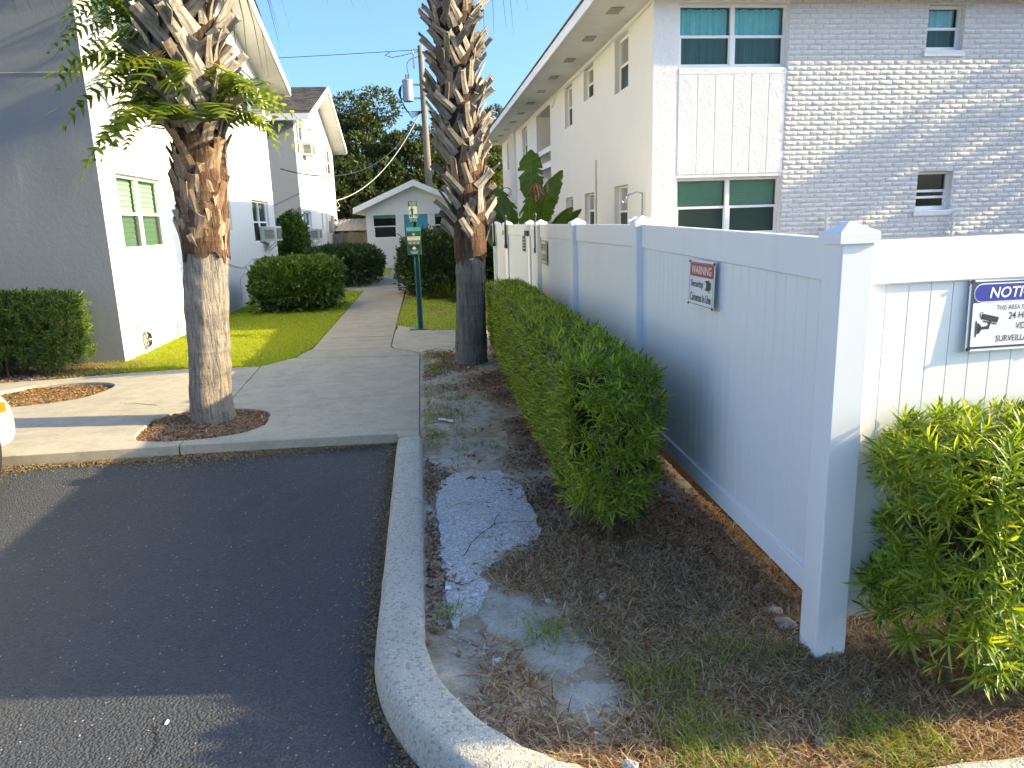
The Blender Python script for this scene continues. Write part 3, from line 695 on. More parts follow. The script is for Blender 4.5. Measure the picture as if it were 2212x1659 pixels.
# loose stones and scraps that can be picked up one by one
def pebble(x, y, r, mat, name, label, cat, flat=.6, group=None, z=None):
    bm = bmesh.new(); bmesh.ops.create_icosphere(bm, subdivisions=2, radius=1); s = rnd.random()*50
    for v in bm.verts: v.co *= 1+.35*nz(v.co.x*1.4+s, v.co.y*1.4, v.co.z*1.4); v.co.x *= r*1.2; v.co.y *= r*.9; v.co.z *= r*flat
    me = bpy.data.meshes.new(name); bm.to_mesh(me); bm.free(); me.materials.append(mat)
    o = link(bpy.data.objects.new(name, me)); o.location = (x, y, (bed_z(x, y) if z is None else z)+r*flat*.45); o.rotation_euler = (rnd.uniform(-.2, .2), rnd.uniform(-.2, .2), rnd.uniform(0, 6))
    return tag(o, label, cat, group)
pebble(.70, 2.86, .022, STONE, 'stone', 'pale oval stone lying in the dead brown grass', 'stone')
pebble(.46, 2.86, .016, STONE, 'stone', 'small round stone on bare sand beside the dead grass', 'stone')
pebble(.20, 2.46, .022, STONE, 'stone', 'rough grey stone among leaf litter behind the curved kerb', 'stone')
pebble(.27, 5.02, .028, STONE, 'stone', 'grey stone in the mulch above the old asphalt patch', 'stone')
pebble(.45, 4.88, .03, STONE, 'stone', 'flat pale stone nearest the clipped hedge side', 'stone', .3)
pebble(.46, 8.18, .03, STONE, 'stone', 'white stone in front of the bare palm trunk', 'stone')
pebble(.52, 1.80, .022, KERB, 'stone', 'loose lump of broken concrete lying on the kerb top', 'stone', .8, z=.13)
for px, py, r_, lb in ((1.355, 2.50, .04, 'pink broken brick piece wedged under fence beside corner post'), (1.36, 2.60, .03, 'smaller pink brick piece behind the one at the corner post')):
    pebble(px, py, r_, PINKBR, 'brick_piece', lb, 'brick', .8)
m = MB(); m.add([(.02, 3.02, .108), (.045, 3.02, .108), (.047, 3.04, .112), (.022, 3.042, .11), (.02, 3.02, .104), (.045, 3.02, .104), (.047, 3.04, .108), (.022, 3.042, .106)], [(0, 1, 2, 3), (7, 6, 5, 4), (0, 4, 5, 1), (1, 5, 6, 2), (2, 6, 7, 3), (3, 7, 4, 0)])
m.top('tile_chip', PAPER, 'small square white chip on the grey asphalt patch', 'litter')
m = MB(); V = [(.06+.12*i/4+.02*nz(i, j), 5.95-.1*i/4+.03*j+.01*nz(i, j, 4), .1+.02*abs(nz(i*1.3, j*1.7, 2))) for i in range(5) for j in range(3)]
m.add(V, [(i*3+j, (i+1)*3+j, (i+1)*3+j+1, i*3+j+1) for i in range(4) for j in range(2)])
m.top('paper_scrap', PAPER, 'crumpled pale scrap caught in the grass tuft beside the apron', 'litter')
m = MB(); V = [(.78+.05*i+.02*nz(i, j), 8.72+.03*j+.01*nz(i, j, 4), .1+.03*abs(nz(i*1.3, j*1.7, 2))) for i in range(4) for j in range(3)]
m.add(V, [(i*3+j, (i+1)*3+j, (i+1)*3+j+1, i*3+j+1) for i in range(3) for j in range(2)])
m.top('red_wrapper', REDP, 'red wrapper on the mulch at the far hedge stems', 'litter')
m = MB(); V = [(-.99+.008*math.cos(a)*s, 2.42+.016*math.sin(a)*s, .003+.008*(1-s)) for s in (1,) for a in (0, .8, 1.6, 2.6, 3.4, 4.2, 5.2)]
m.add(V+[(-.99, 2.42, .012)], [(i, (i+1) % 7, 7) for i in range(7)]); m.top('fallen_petal', PAPER, 'pale fallen petal lying on the sunlit asphalt', 'petal')
# ================================================================== white vinyl fence, gates, signs
def post(parent, x, y, z0, ztop, w=.118, cap=.136, rot=0):
    m = MB(); h = w/2; m.box(x-h, x+h, y-h, y+h, z0, ztop-.055); p = m.build('post', VINYL, parent, bevel=.006)
    c = MB(); h = cap/2
    V = [(x-h, y-h, ztop-.06), (x+h, y-h, ztop-.06), (x+h, y+h, ztop-.06), (x-h, y+h, ztop-.06), (x-h, y-h, ztop-.027), (x+h, y-h, ztop-.027), (x+h, y+h, ztop-.027), (x-h, y+h, ztop-.027)]
    g_ = h*.93; V += [(x-g_, y-g_, ztop-.022), (x+g_, y-g_, ztop-.022), (x+g_, y+g_, ztop-.022), (x-g_, y+g_, ztop-.022), (x, y, ztop+.012)]
    F = [(3, 2, 1, 0)]+[(i, (i+1) % 4, 4+(i+1) % 4, 4+i) for i in range(4)]+[(4+i, 4+(i+1) % 4, 8+(i+1) % 4, 8+i) for i in range(4)]+[(8+i, 8+(i+1) % 4, 12) for i in range(4)]
    c.add(V, F).build('post_cap', VINYL, p)
    return p
BOARD = {}
def board_mesh(w, h):
    k = (round(w, 3), round(h, 3))
    if k not in BOARD:
        m = MB(); t = .011; e = .0014; a = w/2-.0006
        P = [(-a, -t), (a, -t), (a, t-e), (a-e, t), (-a+e, t), (-a, t-e)]
        m.add([(x, y, 0) for x, y in P]+[(x, y, h) for x, y in P], [(i, (i+1) % 6, 6+(i+1) % 6, 6+i) for i in range(6)]+[(5, 4, 3, 2, 1, 0), (6, 7, 8, 9, 10, 11)])
        me = bpy.data.meshes.new('board'); me.from_pydata(m.v, [], m.f); me.materials.append(VINYL); BOARD[k] = me
    return BOARD[k]
def fence_panel(parent, A, B, za, zb, out, top=1.61, rail=.148, bot=.27, brail=.092, nb=None, gap=.059):
    # A, B post centres; za, zb height offsets; out = +1 if outward normal is left of A->B
    A, B = Vector(A), Vector(B); d = (B-A).normalized(); L = (B-A).length-2*gap; A2 = A+d*gap; N = Vector((-d.y, d.x))*out
    nb = nb or max(2, round(L/.083)); w = L/nb
    R3 = Vector((d.x, d.y, (zb-za)/L))
    h = top-rail-bot-brail+.03
    for i in range(nb):
        c = A2+d*w*(i+.5); z = za+(zb-za)*(i+.5)/nb
        M_ = frame_m((c.x, c.y, z+bot+brail-.012), (d.x, d.y, 0) if out > 0 else (-d.x, -d.y, 0), (N.x, N.y, 0), (0, 0, 1))
        place('board', board_mesh(w, h), M_, parent)
    for nm, z0, z1, tk in (('top_rail', top-rail, top, .024), ('bottom_rail', bot, bot+brail, .024)):
        m = MB(); s = Vector((N.x, N.y, 0))*tk
        a0 = Vector((A2.x, A2.y, za)); b0 = Vector((A2.x+d.x*L, A2.y+d.y*L, zb)); up = Vector((0, 0, 1))
        V = [a0+s+up*z0, b0+s+up*z0, b0+s+up*z1, a0+s+up*z1, a0-s+up*z0, b0-s+up*z0, b0-s+up*z1, a0-s+up*z1]
        F = [(0, 1, 2, 3), (7, 6, 5, 4), (3, 2, 6, 7), (0, 4, 5, 1), (0, 3, 7, 4), (1, 5, 6, 2)]
        if out > 0: F = [f[::-1] for f in F]
        m.add(V, F).build(nm, VINYL, parent, bevel=.005)
ZF = .045
fence = thing('vinyl_fence', 'white vinyl privacy fence with capped posts around the pool area corner', 'fence', (1.411, 2.33, .06))
FP = [((1.411, 2.33), 0), ((1.432, 4.73), ZF), ((1.432, 6.78), ZF), ((1.432, 8.86), ZF), ((1.432, 9.73), ZF), ((1.285, 11.06), ZF), ((1.235, 12.2), ZF)]
for (c, z) in FP: post(fence, c[0], c[1], .03, 1.655+z, .118, .138)
for i in range(3): fence_panel(fence, FP[i][0], FP[i+1][0], FP[i][1], FP[i+1][1], 1)
FQ = [((1.411, 2.33), -.01), ((3.80, 2.40), .0), ((6.2, 2.46), .0)]
for (c, z) in FQ[1:]: post(fence, c[0], c[1], .03, 1.655+z)
for i in range(2): fence_panel(fence, FQ[i][0], FQ[i+1][0], FQ[i][1], FQ[i+1][1], -1, bot=.24)
post(fence, 2.72, 9.3, .03, 1.70); 
# gates
def gate(A, B, label, hinge_at, latch_at):
    t = thing('vinyl_gate', label, 'gate', (A[0], A[1], .12), 'pool gates')
    d = (Vector(B)-Vector(A)).normalized()
    fence_panel(t, A, B, ZF, ZF, 1, gap=.072)
    N = Vector((-d.y, d.x, 0))
    for e, s in ((A, 1), (B, -1)):
        c = Vector(e)+d*.09*s
        MB().obox((c.x+N.x*.022, c.y+N.y*.022, .96), (d.x*.014, d.y*.014, 0), N*.012, (0, 0, .69)).build('stile', VINYL, t)
    c = Vector(A if latch_at == 'A' else B)+d*(.10 if latch_at == 'A' else -.10)
    p = Vector((c.x, c.y, 0))+N*.055
    m = MB(); m.tube([p+Vector((0, 0, z)) for z in (1.33, 1.36, 1.74)], [.015, .017, .015], 10); m.tube([p+Vector((0, 0, 1.74)), p+Vector((0, 0, 1.765)), p+Vector((0, 0, 1.79))], [.022, .024, .014], 10)
    m.obox(p+Vector((0, 0, 1.345)), (d.x*.02, d.y*.02, 0), N*.02, (0, 0, .03)); m.build('latch', BLACKM, t)
    c = Vector(B if latch_at == 'A' else A)+d*(-.06 if latch_at == 'A' else .06)
    for z in (1.54, .55): MB().obox((c.x+N.x*.05, c.y+N.y*.05, z), (d.x*.04, d.y*.04, 0), N*.012, (0, 0, .035)).build('hinge', BLACKM, t)
    return t
gate(FP[3][0], FP[4][0], 'narrow white vinyl gate with tall black latch nearest the gate notice', 'B', 'A')
gate(FP[4][0], FP[5][0], 'wide white vinyl gate carrying the small dark plate', 'A', 'B')
gate(FP[5][0], FP[6][0], 'farthest white vinyl gate leaf at the fence end', 'A', 'B')

# ------------------------------------------------------------------ lettering and signs
def text_poly(s, size=1, off=0):
    cu = bpy.data.curves.new('txt', 'FONT'); cu.body = s; cu.size = size; cu.offset = off; cu.align_x = 'CENTER'; cu.align_y = 'CENTER'; cu.resolution_u = 3
    o = bpy.data.objects.new('txt', cu); COL.objects.link(o); bpy.context.view_layer.update()
    me = bpy.data.meshes.new_from_object(o.evaluated_get(bpy.context.evaluated_depsgraph_get()))
    V = [tuple(v.co) for v in me.vertices]; F = [tuple(p.vertices) for p in me.polygons]
    bpy.data.objects.remove(o); bpy.data.curves.remove(cu); bpy.data.meshes.remove(me)
    return np.array(V) if V else np.zeros((0, 3)), F
class Sign:
    # local coordinates: u to the right, v up, origin at the sign's centre, n outward
    def __init__(s, name, label, O, U, N, cat='sign'):
        s.U = Vector(U).normalized(); s.N = Vector(N).normalized(); s.V = s.N.cross(s.U); s.O = Vector(O)
        s.root = None; s.name = name; s.label = label; s.cat = cat; s.bow = lambda u, v: 0.0
    def P(s, u, v, n): return s.O+s.U*u+s.V*v+s.N*(n+s.bow(u, v))
    def sheet(s, poly, n, mat, nm, thick=.0015, grid=None):
        m = MB(); k = len(poly or ())
        if grid:
            w, h, a, b = grid
            V = [s.P(-w/2+w*i/a, -h/2+h*j/b, n) for i in range(a+1) for j in range(b+1)]
            F = [(i*(b+1)+j, (i+1)*(b+1)+j, (i+1)*(b+1)+j+1, i*(b+1)+j+1) for i in range(a) for j in range(b)]
            V2 = [s.P(-w/2+w*i/a, -h/2+h*j/b, n-thick) for i in range(a+1) for j in range(b+1)]
            m.add(V, F); m.add(V2, [f[::-1] for f in F])
            per = [i*(b+1) for i in range(a+1)]+[a*(b+1)+j for j in range(1, b+1)]+[i*(b+1)+b for i in range(a-1, -1, -1)]+[j for j in range(b-1, 0, -1)]
            n0 = len(V); m.f += [(per[i]+n0, per[(i+1) % len(per)]+n0, per[(i+1) % len(per)], per[i]) for i in range(len(per))]
        else:
            m.add([s.P(u, v, n) for u, v in poly]+[s.P(u, v, n-thick) for u, v in poly], [tuple(range(k)), tuple(range(2*k-1, k-1, -1))]+[(i+k, (i+1) % k+k, (i+1) % k, i) for i in range(k)])
        if s.root is None:
            o = m.build(nm, mat); s.root = o; tag(o, s.label, s.cat); o.name = s.name
            return o
        return m.build(nm, mat, s.root)
    def text(s, t, u, v, h, w=None, mat=None, n=.002, bold=0, slant=0, xs=None):
        V, F = text_poly(t, 1, bold)
        if not len(V): return
        V[:, 0] -= (V[:, 0].max()+V[:, 0].min())/2; V[:, 1] -= (V[:, 1].max()+V[:, 1].min())/2
        ky = h/(V[:, 1].max()-V[:, 1].min()); kx = w/(V[:, 0].max()-V[:, 0].min()) if w else ky*(xs or 1)
        m = MB(); m.add([s.P(u+x*kx+slant*y*ky, v+y*ky, n) for x, y, _ in V], F)
        return m.build('lettering', mat or SIGNK, s.root)
    def shape(s, poly, mat, n=.0018, nm='emblem'):
        m = MB(); m.add([s.P(u, v, n) for u, v in poly], [tuple(range(len(poly)))]); return m.build(nm, mat, s.root)
    def border(s, w, h, t, mat, n=.0016, r=.01):
        o_, i_ = rrect(w, h, r), rrect(w-2*t, h-2*t, max(.001, r-t)); k = len(o_); m = MB()
        m.add([s.P(u, v, n) for u, v in o_+i_], [(j, (j+1) % k, k+(j+1) % k, k+j) for j in range(k)]); return m.build('border', mat, s.root)
    def screw(s, u, v, mat=None, r=.006):
        m = MB(); p = s.P(u, v, .001); m.tube([p-s.N*.004, p+s.N*.004], r, 8); return m.build('screw', mat or BLACKM, s.root)
def rrect(w, h, r, cx=0, cy=0, k=4):
    o = []
    for sx, sy, a0 in ((1, -1, -90), (1, 1, 0), (-1, 1, 90), (-1, -1, 180)):
        for q in range(k+1):
            a = math.radians(a0+90*q/k); o.append((cx+sx*(w/2-r)+r*math.cos(a), cy+sy*(h/2-r)+r*math.sin(a)))
    return o
def circ(cx, cy, r, k=20, sx=1): return [(cx+r*sx*math.cos(2*math.pi*i/k), cy+r*math.sin(2*math.pi*i/k)) for i in range(k)]
sd = (Vector(FP[0][0])-Vector(FP[1][0])).normalized()      # reading direction on the side fence
s = Sign('security_sign', 'white metal sign with red WARNING band on the side fence panel', (1.388, 3.56, 1.362), (sd.x, sd.y, 0), (-1, sd.x*0-.009, 0))
s.bow = lambda u, v: .006-.03*v
s.sheet(None, 0, SIGNW, 'panel', grid=(.35, .235, 8, 6))
s.border(.325, .213, .003, SIGNK, r=.012); s.shape(rrect(.312, .066, .008, 0, .069), SIGNR)
s.text('WARNING', 0, .069, .042, .27, SIGNW, .0028, .012)
s.text('Security', -.055, -.005, .046, .17, SIGNK, bold=.014); s.text('Cameras In Use', 0, -.068, .042, .285, SIGNK, bold=.014)
s.shape([(.055, .02), (.1, .026), (.135, .012), (.13, -.02), (.09, -.028), (.06, -.022)], SIGNK, .0018)
s.shape(circ(.062, -.002, .024, 16, .8), SIGNK, .0021); s.shape(circ(.060, -.002, .02, 16, .75), SIGNW, .0024); s.shape([(.1, -.026), (.12, -.03), (.125, -.036), (.105, -.034)], SIGNK, .0018)
for u in (-.166, .166):
    for v in (-.108, .108): s.screw(u, v)
fd = (Vector(FQ[1][0])-Vector(FQ[0][0])).normalized()
fy = lambda x: 2.33+(x-1.411)*fd.y/fd.x
sx_ = 2.035; s = Sign('surveillance_sign', 'white and blue NOTICE surveillance sign on the front fence', (sx_, fy(sx_)-.019, 1.332), (fd.x, fd.y, 0), (fd.y, -fd.x, 0))
s.bow = lambda u, v: .005-.03*v-.012*u
s.sheet(None, 0, SIGNW, 'panel', grid=(.35, .25, 8, 6))
s.shape(rrect(.335, .232, .012), SIGNN, .0012); s.shape(rrect(.318, .152, .004, 0, -.033), SIGNW, .0018)
s.shape(rrect(.318, .066, .032, 0, .077), SIGNW, .0018); s.shape(rrect(.310, .058, .028, 0, .077), SIGNB, .0024)
s.text('NOTICE', 0, .077, .038, .19, SIGNW, .0032, .02, .18)
s.text('THIS AREA IS UNDER', .025, .024, .017, .18, SIGNK, .0026); s.text('24 HOUR', .045, -.005, .025, .12, SIGNK, .0026, .01); s.text('VIDEO', .05, -.042, .024, .07, SIGNK, .0026, .004); s.text('SURVEILLANCE', .03, -.084, .022, .18, SIGNK, .0026, .006)
R_ = lambda p, a, c: [(c[0]+x*math.cos(a)-y*math.sin(a), c[1]+x*math.sin(a)+y*math.cos(a)) for x, y in p]
cc = (-.09, -.012)
s.shape(R_([(-.034, -.009), (.034, -.009), (.034, .011), (-.034, .011)], -.24, cc), SIGNK, .0026)
s.shape(R_([(-.036, -.015), (.02, -.015), (.02, -.011), (-.036, -.011)], -.24, (cc[0]+.012, cc[1]-.004)), SIGNK, .0026)
s.shape([(-.135, -.052), (-.098, -.048), (-.096, -.038), (-.135, -.041)], SIGNK, .0026); s.shape([(-.1, -.048), (-.09, -.046), (-.083, -.02), (-.092, -.02)], SIGNK, .0026); s.shape(circ(-.096, -.043, .007), SIGNK, .0027)
s.shape([(-.137, -.066)]+[(-.137+.016*math.cos(a), -.046+.02*math.sin(a)) for a in np.linspace(-1.57, 1.57, 9)]+[(-.137, -.026)], SIGNK, .0026); s.shape([(-.144, -.075), (-.139, -.075), (-.139, -.018), (-.144, -.018)], SIGNK, .0026)
hk = [(-.118, -.012), (-.126, -.006), (-.13, .004), (-.124, .012), (-.117, .008)]
for a, b_ in zip(hk[:-1], hk[1:]): s.shape([(a[0]-.0015, a[1]), (b_[0]-.0015, b_[1]), (b_[0]+.0015, b_[1]+.001), (a[0]+.0015, a[1]+.001)], SIGNK, .0026)
for u in (-.166, .166):
    for v in (-.117, .117): s.screw(u, v, r=.007)
s = Sign('gate_notice', 'small cream KEEP GATE CLOSED sign beside the gate post', (1.398, 8.48, 1.34), (0, -1, 0), (-1, 0, 0))
s.bow = lambda u, v: 0
s.sheet(rrect(.36, .27, .01), 0, SIGNY, 'panel', .004); s.border(.35, .26, .006, SIGNN, .0022)
s.text('KEEP GATE', 0, .058, .075, .30, SIGNN, .0026, .014); s.text('CLOSED', 0, -.058, .075, .27, SIGNN, .0026, .014)
s = Sign('gate_plate', 'tiny dark plate on the wide vinyl gate', (1.375, 9.98, 1.40), (.11, -1, 0), (-1, -.11, 0))
s.sheet(rrect(.16, .20, .006), 0, SIGNN, 'panel', .003)
for i, v in enumerate((.06, .02, -.02, -.06)): s.shape(rrect(.11, .014, .002, 0, v), SIGNY, .0018)

# ------------------------------------------------------------------ dog waste station
SB = Vector((-.11, 11.5, .09))
st = thing('dog_waste_station', 'green dog waste station post with bag box and cream sign on concrete pad', 'dog station', SB)
m = MB(); m.box(-.25, .02, 11.43, 11.57, .0905, .103); bp = m.build('base_plate', GREENP, st, bevel=.003)
for x in (-.23, 0): m = MB(); m.lathe((x, 11.5, .10), [(.012, 0), (.012, .014), (.005, .018)], 8); m.build('bolt', GREYM, bp)
m = MB()
for (x0, x1, y0, y1) in ((-.075, -.071, 11.47, 11.53), (-.025, -.021, 11.47, 11.53), (-.075, -.021, 11.528, 11.532)): m.box(x0-.03, x1-.03, y0, y1, .1, 1.98)
m.box(-.12, -.101, 11.466, 11.47, .1, 1.98); m.box(-.055, -.036, 11.466, 11.47, .1, 1.98)
m.build('pole', GREENP, st)
m = MB()
for k_ in range(36): m.box(-.084, -.072, 11.467, 11.4705, .2+k_*.05, .212+k_*.05)
m.build('hole_strip', BLACKM, st)
m = MB(); m.add([(-.21, 11.30, 1.25), (-.0, 11.30, 1.25), (-.0, 11.46, 1.25), (-.21, 11.46, 1.25), (-.21, 11.30, 1.60), (-.0, 11.30, 1.60), (-.0, 11.46, 1.66), (-.21, 11.46, 1.66)], [(3, 2, 1, 0), (0, 1, 5, 4), (1, 2, 6, 5), (2, 3, 7, 6), (3, 0, 4, 7), (4, 5, 6, 7)])
bx = m.build('bag_box', GREENP, st, bevel=.006)
s = Sign('x', None, (-.105, 11.2975, 1.43), (1, 0, 0), (0, -1, 0)); s.root = bx
s.shape(rrect(.205, .34, .006), GREEN_D, .001, 'label_panel')
s.shape(rrect(.19, .055, .004, 0, .065), CREAM, .002, 'label_panel'); s.shape(circ(0, .125, .018), CREAM, .002, 'label_panel'); s.shape(circ(0, .122, .008), GREEN_D, .003, 'label_panel')
s.text('please clean up', 0, .078, .014, .16, GREEN_D, .003); s.text('after your dog', 0, .055, .014, .14, GREEN_D, .003)
for i in range(3):
    u = -.058+.058*i; s.shape(rrect(.048, .05, .004, u, .005), CREAM, .002, 'label_panel'); s.shape(rrect(.040, .042, .003, u, .005), GREEN_D, .0026, 'label_panel'); s.shape([(u-.012, -.01), (u+.006, -.012), (u+.014, .008), (u+.002, .02), (u-.004, .006)], CREAM, .003, 'label_panel')
s.shape([(-.085, -.035), (.085, -.035), (.07, -.075), (.03, -.095), (-.03, -.095), (-.07, -.075)], BLACKM, .0025, 'dispenser_slot'); s.shape([(-.035, -.085), (0, -.05), (.035, -.085), (.01, -.1), (-.01, -.1)], CREAM, .0032, 'dispenser_slot')
s.text('DOG WASTE BAGS', 0, -.125, .013, .12, CREAM, .003, .01)
for i in range(2): s.shape(rrect(.10-.02*i, .006, .002, 0, -.146-.012*i), CREAM, .003, 'label_panel')
s = Sign('x', None, (-.095, 11.46, 1.89), (1, 0, 0), (0, -1, 0)); s.root = st
sp = s.sheet(rrect(.135, .30, .014), 0, GREEN_D, 'sign_panel', .004); s.root = sp
s.shape(rrect(.127, .175, .004, 0, -.012), CREAM, .0015, 'emblem')
s.text('DOG WASTE', 0, .125, .024, .108, CREAM, .0022, .02); s.text('STATION', 0, .095, .022, .085, CREAM, .0022, .02)
s.text('PLEASE CLEAN UP', 0, -.118, .015, .115, CREAM, .0022, .012); s.text('AFTER YOUR DOG', 0, -.138, .015, .11, CREAM, .0022, .012)
s.shape(circ(-.012, .058, .010, 12), GREEN_D, .0025); s.shape([(-.026, .045), (.002, .045), (.004, -.01), (-.002, -.085), (-.011, -.085), (-.012, -.02), (-.016, -.085), (-.024, -.085), (-.026, -.01)], GREEN_D, .0025)
s.shape([(-.026, .042), (-.045, .02), (-.052, -.012), (-.046, -.014), (-.038, .012), (-.022, .03)], GREEN_D, .0025); s.shape([(-.055, -.045), (-.032, -.045), (-.035, -.085), (-.052, -.085)], GREEN_D, .0025)
s.shape([(.002, .036), (.03, .012), (.028, .008), (.0, .03)], GREEN_D, .0025)
s.shape([(.018, -.03), (.022, -.028), (.03, -.042), (.05, -.042), (.056, -.030), (.058, -.04), (.054, -.085), (.049, -.085), (.048, -.06), (.034, -.06), (.032, -.085), (.027, -.085), (.026, -.055), (.014, -.045)], GREEN_D, .0025)

# ================================================================== vegetation helpers
def leaf_geo(L, W, segs=2, fold=0, curve=.2, base=.25, wide=.45):
    # a narrow leaf along +x, normal +z; returns V, F
    V = []; F = []; ts = np.linspace(0, 1, segs+1)
    for t in ts:
        w = W*.5*(base+(1-base)*min(1, t/wide)) if t < wide else W*.5*(1-((t-wide)/(1-wide))**1.6)
        w = max(w, W*.04); x = L*t; z = -curve*L*t*t
        if fold: V += [(x, -w, z+fold*w), (x, 0, z), (x, w, z+fold*w)]
        else: V += [(x, -w, z), (x, w, z)]
    k = 3 if fold else 2
    for i in range(segs):
        for j in range(k-1): F.append((i*k+j, (i+1)*k+j, (i+1)*k+j+1, i*k+j+1))
    return np.array(V), np.array(F)
def rot_to(d, up=(0, 0, 1), roll=0):
    d = Vector(d).normalized(); u = Vector(up); s_ = u.cross(d)
    if s_.length < 1e-3: s_ = Vector((0, 1, 0)).cross(d)
    s_.normalize(); n_ = d.cross(s_)
    if roll: 
        c, q = math.cos(roll), math.sin(roll); s_, n_ = s_*c+n_*q, n_*c-s_*q
    return np.array((d, s_, n_)).T          # columns: leaf axis, side, normal
def whorl(nl, L, W, segs, fold, seed, spread=1.0, stem=.05):
    r_ = random.Random(seed); VV = []; FF = []; n0 = 0
    for i in range(nl):
        t = i/(nl-1); az = i*2.4+r_.uniform(-.3, .3); el = (.05+1.15*t**1.3)*(1/spread)+r_.uniform(-.15, .15)
        l = L*(1-.45*t**2)*r_.uniform(.75, 1.15); v, f = leaf_geo(l, W*r_.uniform(.85, 1.15), segs, fold, r_.uniform(.05, .3))
        R_ = rot_to((math.cos(az)*math.cos(el), math.sin(az)*math.cos(el), math.sin(el)))
        v = v@R_.T+np.array([0, 0, stem*t]); VV.append(v); FF.append(f+n0); n0 += len(v)
    return np.concatenate(VV), np.concatenate(FF)
def inst(variants, mats, pick):
    # join many transformed copies: mats (n,4,4)
    VV = []; FF = []; n0 = 0
    for k, (v, f) in enumerate(variants):
        sel = mats[pick == k]
        if not len(sel): continue
        w = np.einsum('nij,vj->nvi', sel[:, :3, :3], v)+sel[:, None, :3, 3]
        m_ = len(v); FF.append((f[None]+np.arange(len(sel))[:, None, None]*m_+n0).reshape(-1, f.shape[1])); VV.append(w.reshape(-1, 3)); n0 += m_*len(sel)
    return np.concatenate(VV), np.concatenate(FF)
def orient(P, D, S, roll):
    # P (n,3) positions, D (n,3) local +z directions, S scales
    n = len(P); D = D/np.linalg.norm(D, axis=1, keepdims=True); ref = np.where(np.abs(D[:, 2:3]) > .9, np.array([[1., 0, 0]]), np.array([[0, 0, 1.]]))
    X = np.cross(ref, D); X /= np.linalg.norm(X, axis=1, keepdims=True); Y = np.cross(D, X)
    c, s_ = np.cos(roll)[:, None], np.sin(roll)[:, None]; X, Y = X*c+Y*s_, Y*c-X*s_
    M_ = np.zeros((n, 4, 4)); M_[:, :3, 0] = X*S[:, None]; M_[:, :3, 1] = Y*S[:, None]; M_[:, :3, 2] = D*S[:, None]; M_[:, :3, 3] = P; M_[:, 3, 3] = 1
    return M_
W_HI = [whorl(16, .084, .0092, 3, .35, 100+i, 1.0, .06) for i in range(5)]
W_LO = [whorl(14, .084, .0094, 2, 0, 200+i, 1.0, .055) for i in range(5)]
W_HI_ME = [mesh_np('leaf_whorl', v, f, PODO) for v, f in W_HI]
CAMP = np.array([0, 0, 1.7])
